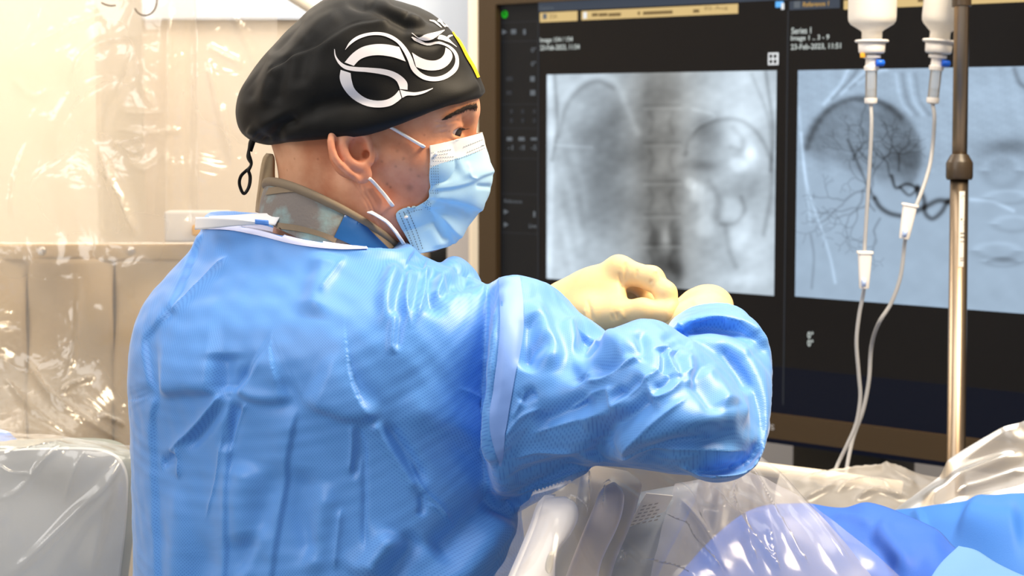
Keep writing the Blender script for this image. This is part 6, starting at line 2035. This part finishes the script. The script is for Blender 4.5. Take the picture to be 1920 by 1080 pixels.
# row index grows downwards; negative s is the near (right-hand) side
mb = MB(); mb.grid(G)
mme = mb.mesh('face_mask')
fix_normals(mme)
V = get_co(mme); N = get_no(mme)
ctr = h2w((0.05, 0, -0.03))
if ((V - ctr) * N).sum() < 0: mme.flip_normals(); N = get_no(mme)
mf = [('e', 24, 1.7, [(926, 324), (903, 332), (884, 343), (850, 352), (806, 356)], .02, .1), ('v', 5, 1.0, [(890, 348), (910, 350), (924, 350)]),
      ('e', 24, 1.8, [(902, 396), (874, 384), (838, 376), (803, 371)], .02, .1), ('v', 8, 1.6, [(830, 381), (860, 389), (888, 404)]),
      ('e', 24, 1.7, [(862, 446), (850, 437), (834, 420), (798, 384)], .02, .1), ('e', 14, 1.2, [(850, 457), (836, 432), (818, 404)], .02, .2), ('v', 8, 1.4, [(812, 405), (826, 432), (838, 456)]),
      ('r', 10, 1.2, [(880, 335), (862, 310), (850, 285)]), ('c', 6, 1.0, [(876, 300), (880, 330), (896, 336)]), ('r', 12, 1.0, [(800, 420), (815, 445), (825, 468)]),
      ('v', 10, 1.0, [(840, 300), (830, 325), (835, 345)])]
V = V + N * (1.5 * fold_disp(V, N, mf, gate=False) + 0.0006 * wob(V, 0.02, 41, 2))[:, None]
for i in range(len(V)):
    loc, no, k_, dd = HEAD_BVH.find_nearest(Vector(V[i]))
    sd = (Vector(V[i]) - loc).dot(no)
    if sd < 0.0025:
        V[i] += np.array(no) * (0.0025 - sd)
set_co(mme, V)
MW = mat('mask_white_edge', srgb(236, 234, 232), 0.65, 0.2, bump=(900, 0.15, 0.0005))
ML = mat('mask_blue', srgb(188, 222, 240), 0.6, 0.25, bump=(900, 0.15, 0.0005), noise=(9, srgb(172, 212, 238), 0.3))
mask = link('face_mask', mme, [ML, MW], man)
mi = np.zeros(len(mme.polygons), np.int32)
pi_ = np.arange(len(mme.polygons)).reshape(nV - 1, 2 * nU - 2)
mi[pi_[:int(nV * 0.155)].ravel()] = 1
mme.polygons.foreach_set('material_index', mi)
so = mask.modifiers.new('s', 'SOLIDIFY'); so.thickness = 0.0012
MBV = bvh_of(mme)
STI = mat('stitch_mark', srgb(104, 120, 138), 0.7)
mb = MB()


def dashes(pts, step, ln, wd):
    pl = np.array(pts, float)
    if len(pl) > 2: pl = catmull(pl, 40)
    L = np.concatenate([[0], np.cumsum(np.linalg.norm(np.diff(pl, axis=0), axis=1))])
    s = 0
    while s + ln < L[-1]:
        a = np.array([np.interp(s, L, pl[:, k]) for k in (0, 1)]); b = np.array([np.interp(s + ln, L, pl[:, k]) for k in (0, 1)])
        n = np.array([-(b - a)[1], (b - a)[0]]); n = n / np.linalg.norm(n) * wd / 2
        q = [on_surface(MBV, *p, 0.0006) for p in (a - n, b - n, b + n, a + n)]
        mb.add(q, None, [(0, 1, 2, 3)])
        s += step


dashes([(820, 285), (848, 280)], 4.5, 2.8, 1.2); dashes([(868, 276), (906, 261)], 4.5, 2.8, 1.2)
dashes([(818, 291), (842, 288)], 4.5, 2.8, 1.2); dashes([(802, 297), (850, 294)], 4.5, 2.8, 1.2); dashes([(802, 303), (850, 300), (880, 290), (911, 276)], 4.5, 2.6, 1.1)
dashes([(875, 286), (911, 271)], 4.5, 2.6, 1.1); dashes([(804, 288), (816, 285)], 3.5, 2, 1.1)
for k in range(4):
    dashes([(808 + 4.2 * k, 310), (810 + 4.0 * k, 349)], 5, 2.2, 0.9); dashes([(808 + 4 * k, 356), (809 + 4 * k, 368)], 5, 2.2, 0.9); dashes([(799 + 3 * k, 372 + 3 * k), (793 + 4 * k, 386 + 4 * k)], 4.5, 2.2, 0.9)
for k in range(3):
    dashes([(748 + 8 * k, 399 - 2.5 * k), (762 + 8 * k, 430 - 2 * k), (779 + 7 * k, 473 - 2 * k)], 5, 3, 1.5)
dashes([(757, 400), (778, 396)], 4.5, 2.6, 1); dashes([(775, 395), (795, 392)], 4.5, 2.4, 1)
tag(mb.build('stitching', STI, mask, False, False), kind='stuff')
LOOP = mat('ear_loop_elastic', srgb(242, 238, 238), 0.7, 0.2)


def cord(pts, rad, name):
    P3 = []
    for x, y, off in pts:
        P3.append(on_surface(HEAD_BVH, x, y, off, 1.76))
    return MB().tube(catmull(P3, 40), rad, 10, 0.7).build(name, LOOP, mask)


mp = lambda x, y: on_surface(MBV, x, y, 0.0026)
u1 = [on_surface(HEAD_BVH, x, y, 0.004, 1.76) for x, y in ((712, 222), (728, 235), (740, 243), (752, 251), (766, 260), (780, 269), (790, 275))] + [mp(803, 283), mp(815, 290)]
MB().tube(catmull(u1, 50), 0.0020, 10, 0.7).build('ear_loop', LOOP, mask)
u2 = [on_surface(HEAD_BVH, x, y, o_, 1.76) for x, y, o_ in ((692, 334, 0.001), (700, 345, 0.004), (710, 357, 0.004), (720, 369, 0.004), (730, 382, 0.005))] + [mp(746, 396), mp(760, 406)]
MB().tube(catmull(u2, 50), 0.0020, 10, 0.7).build('ear_loop', LOOP, mask)
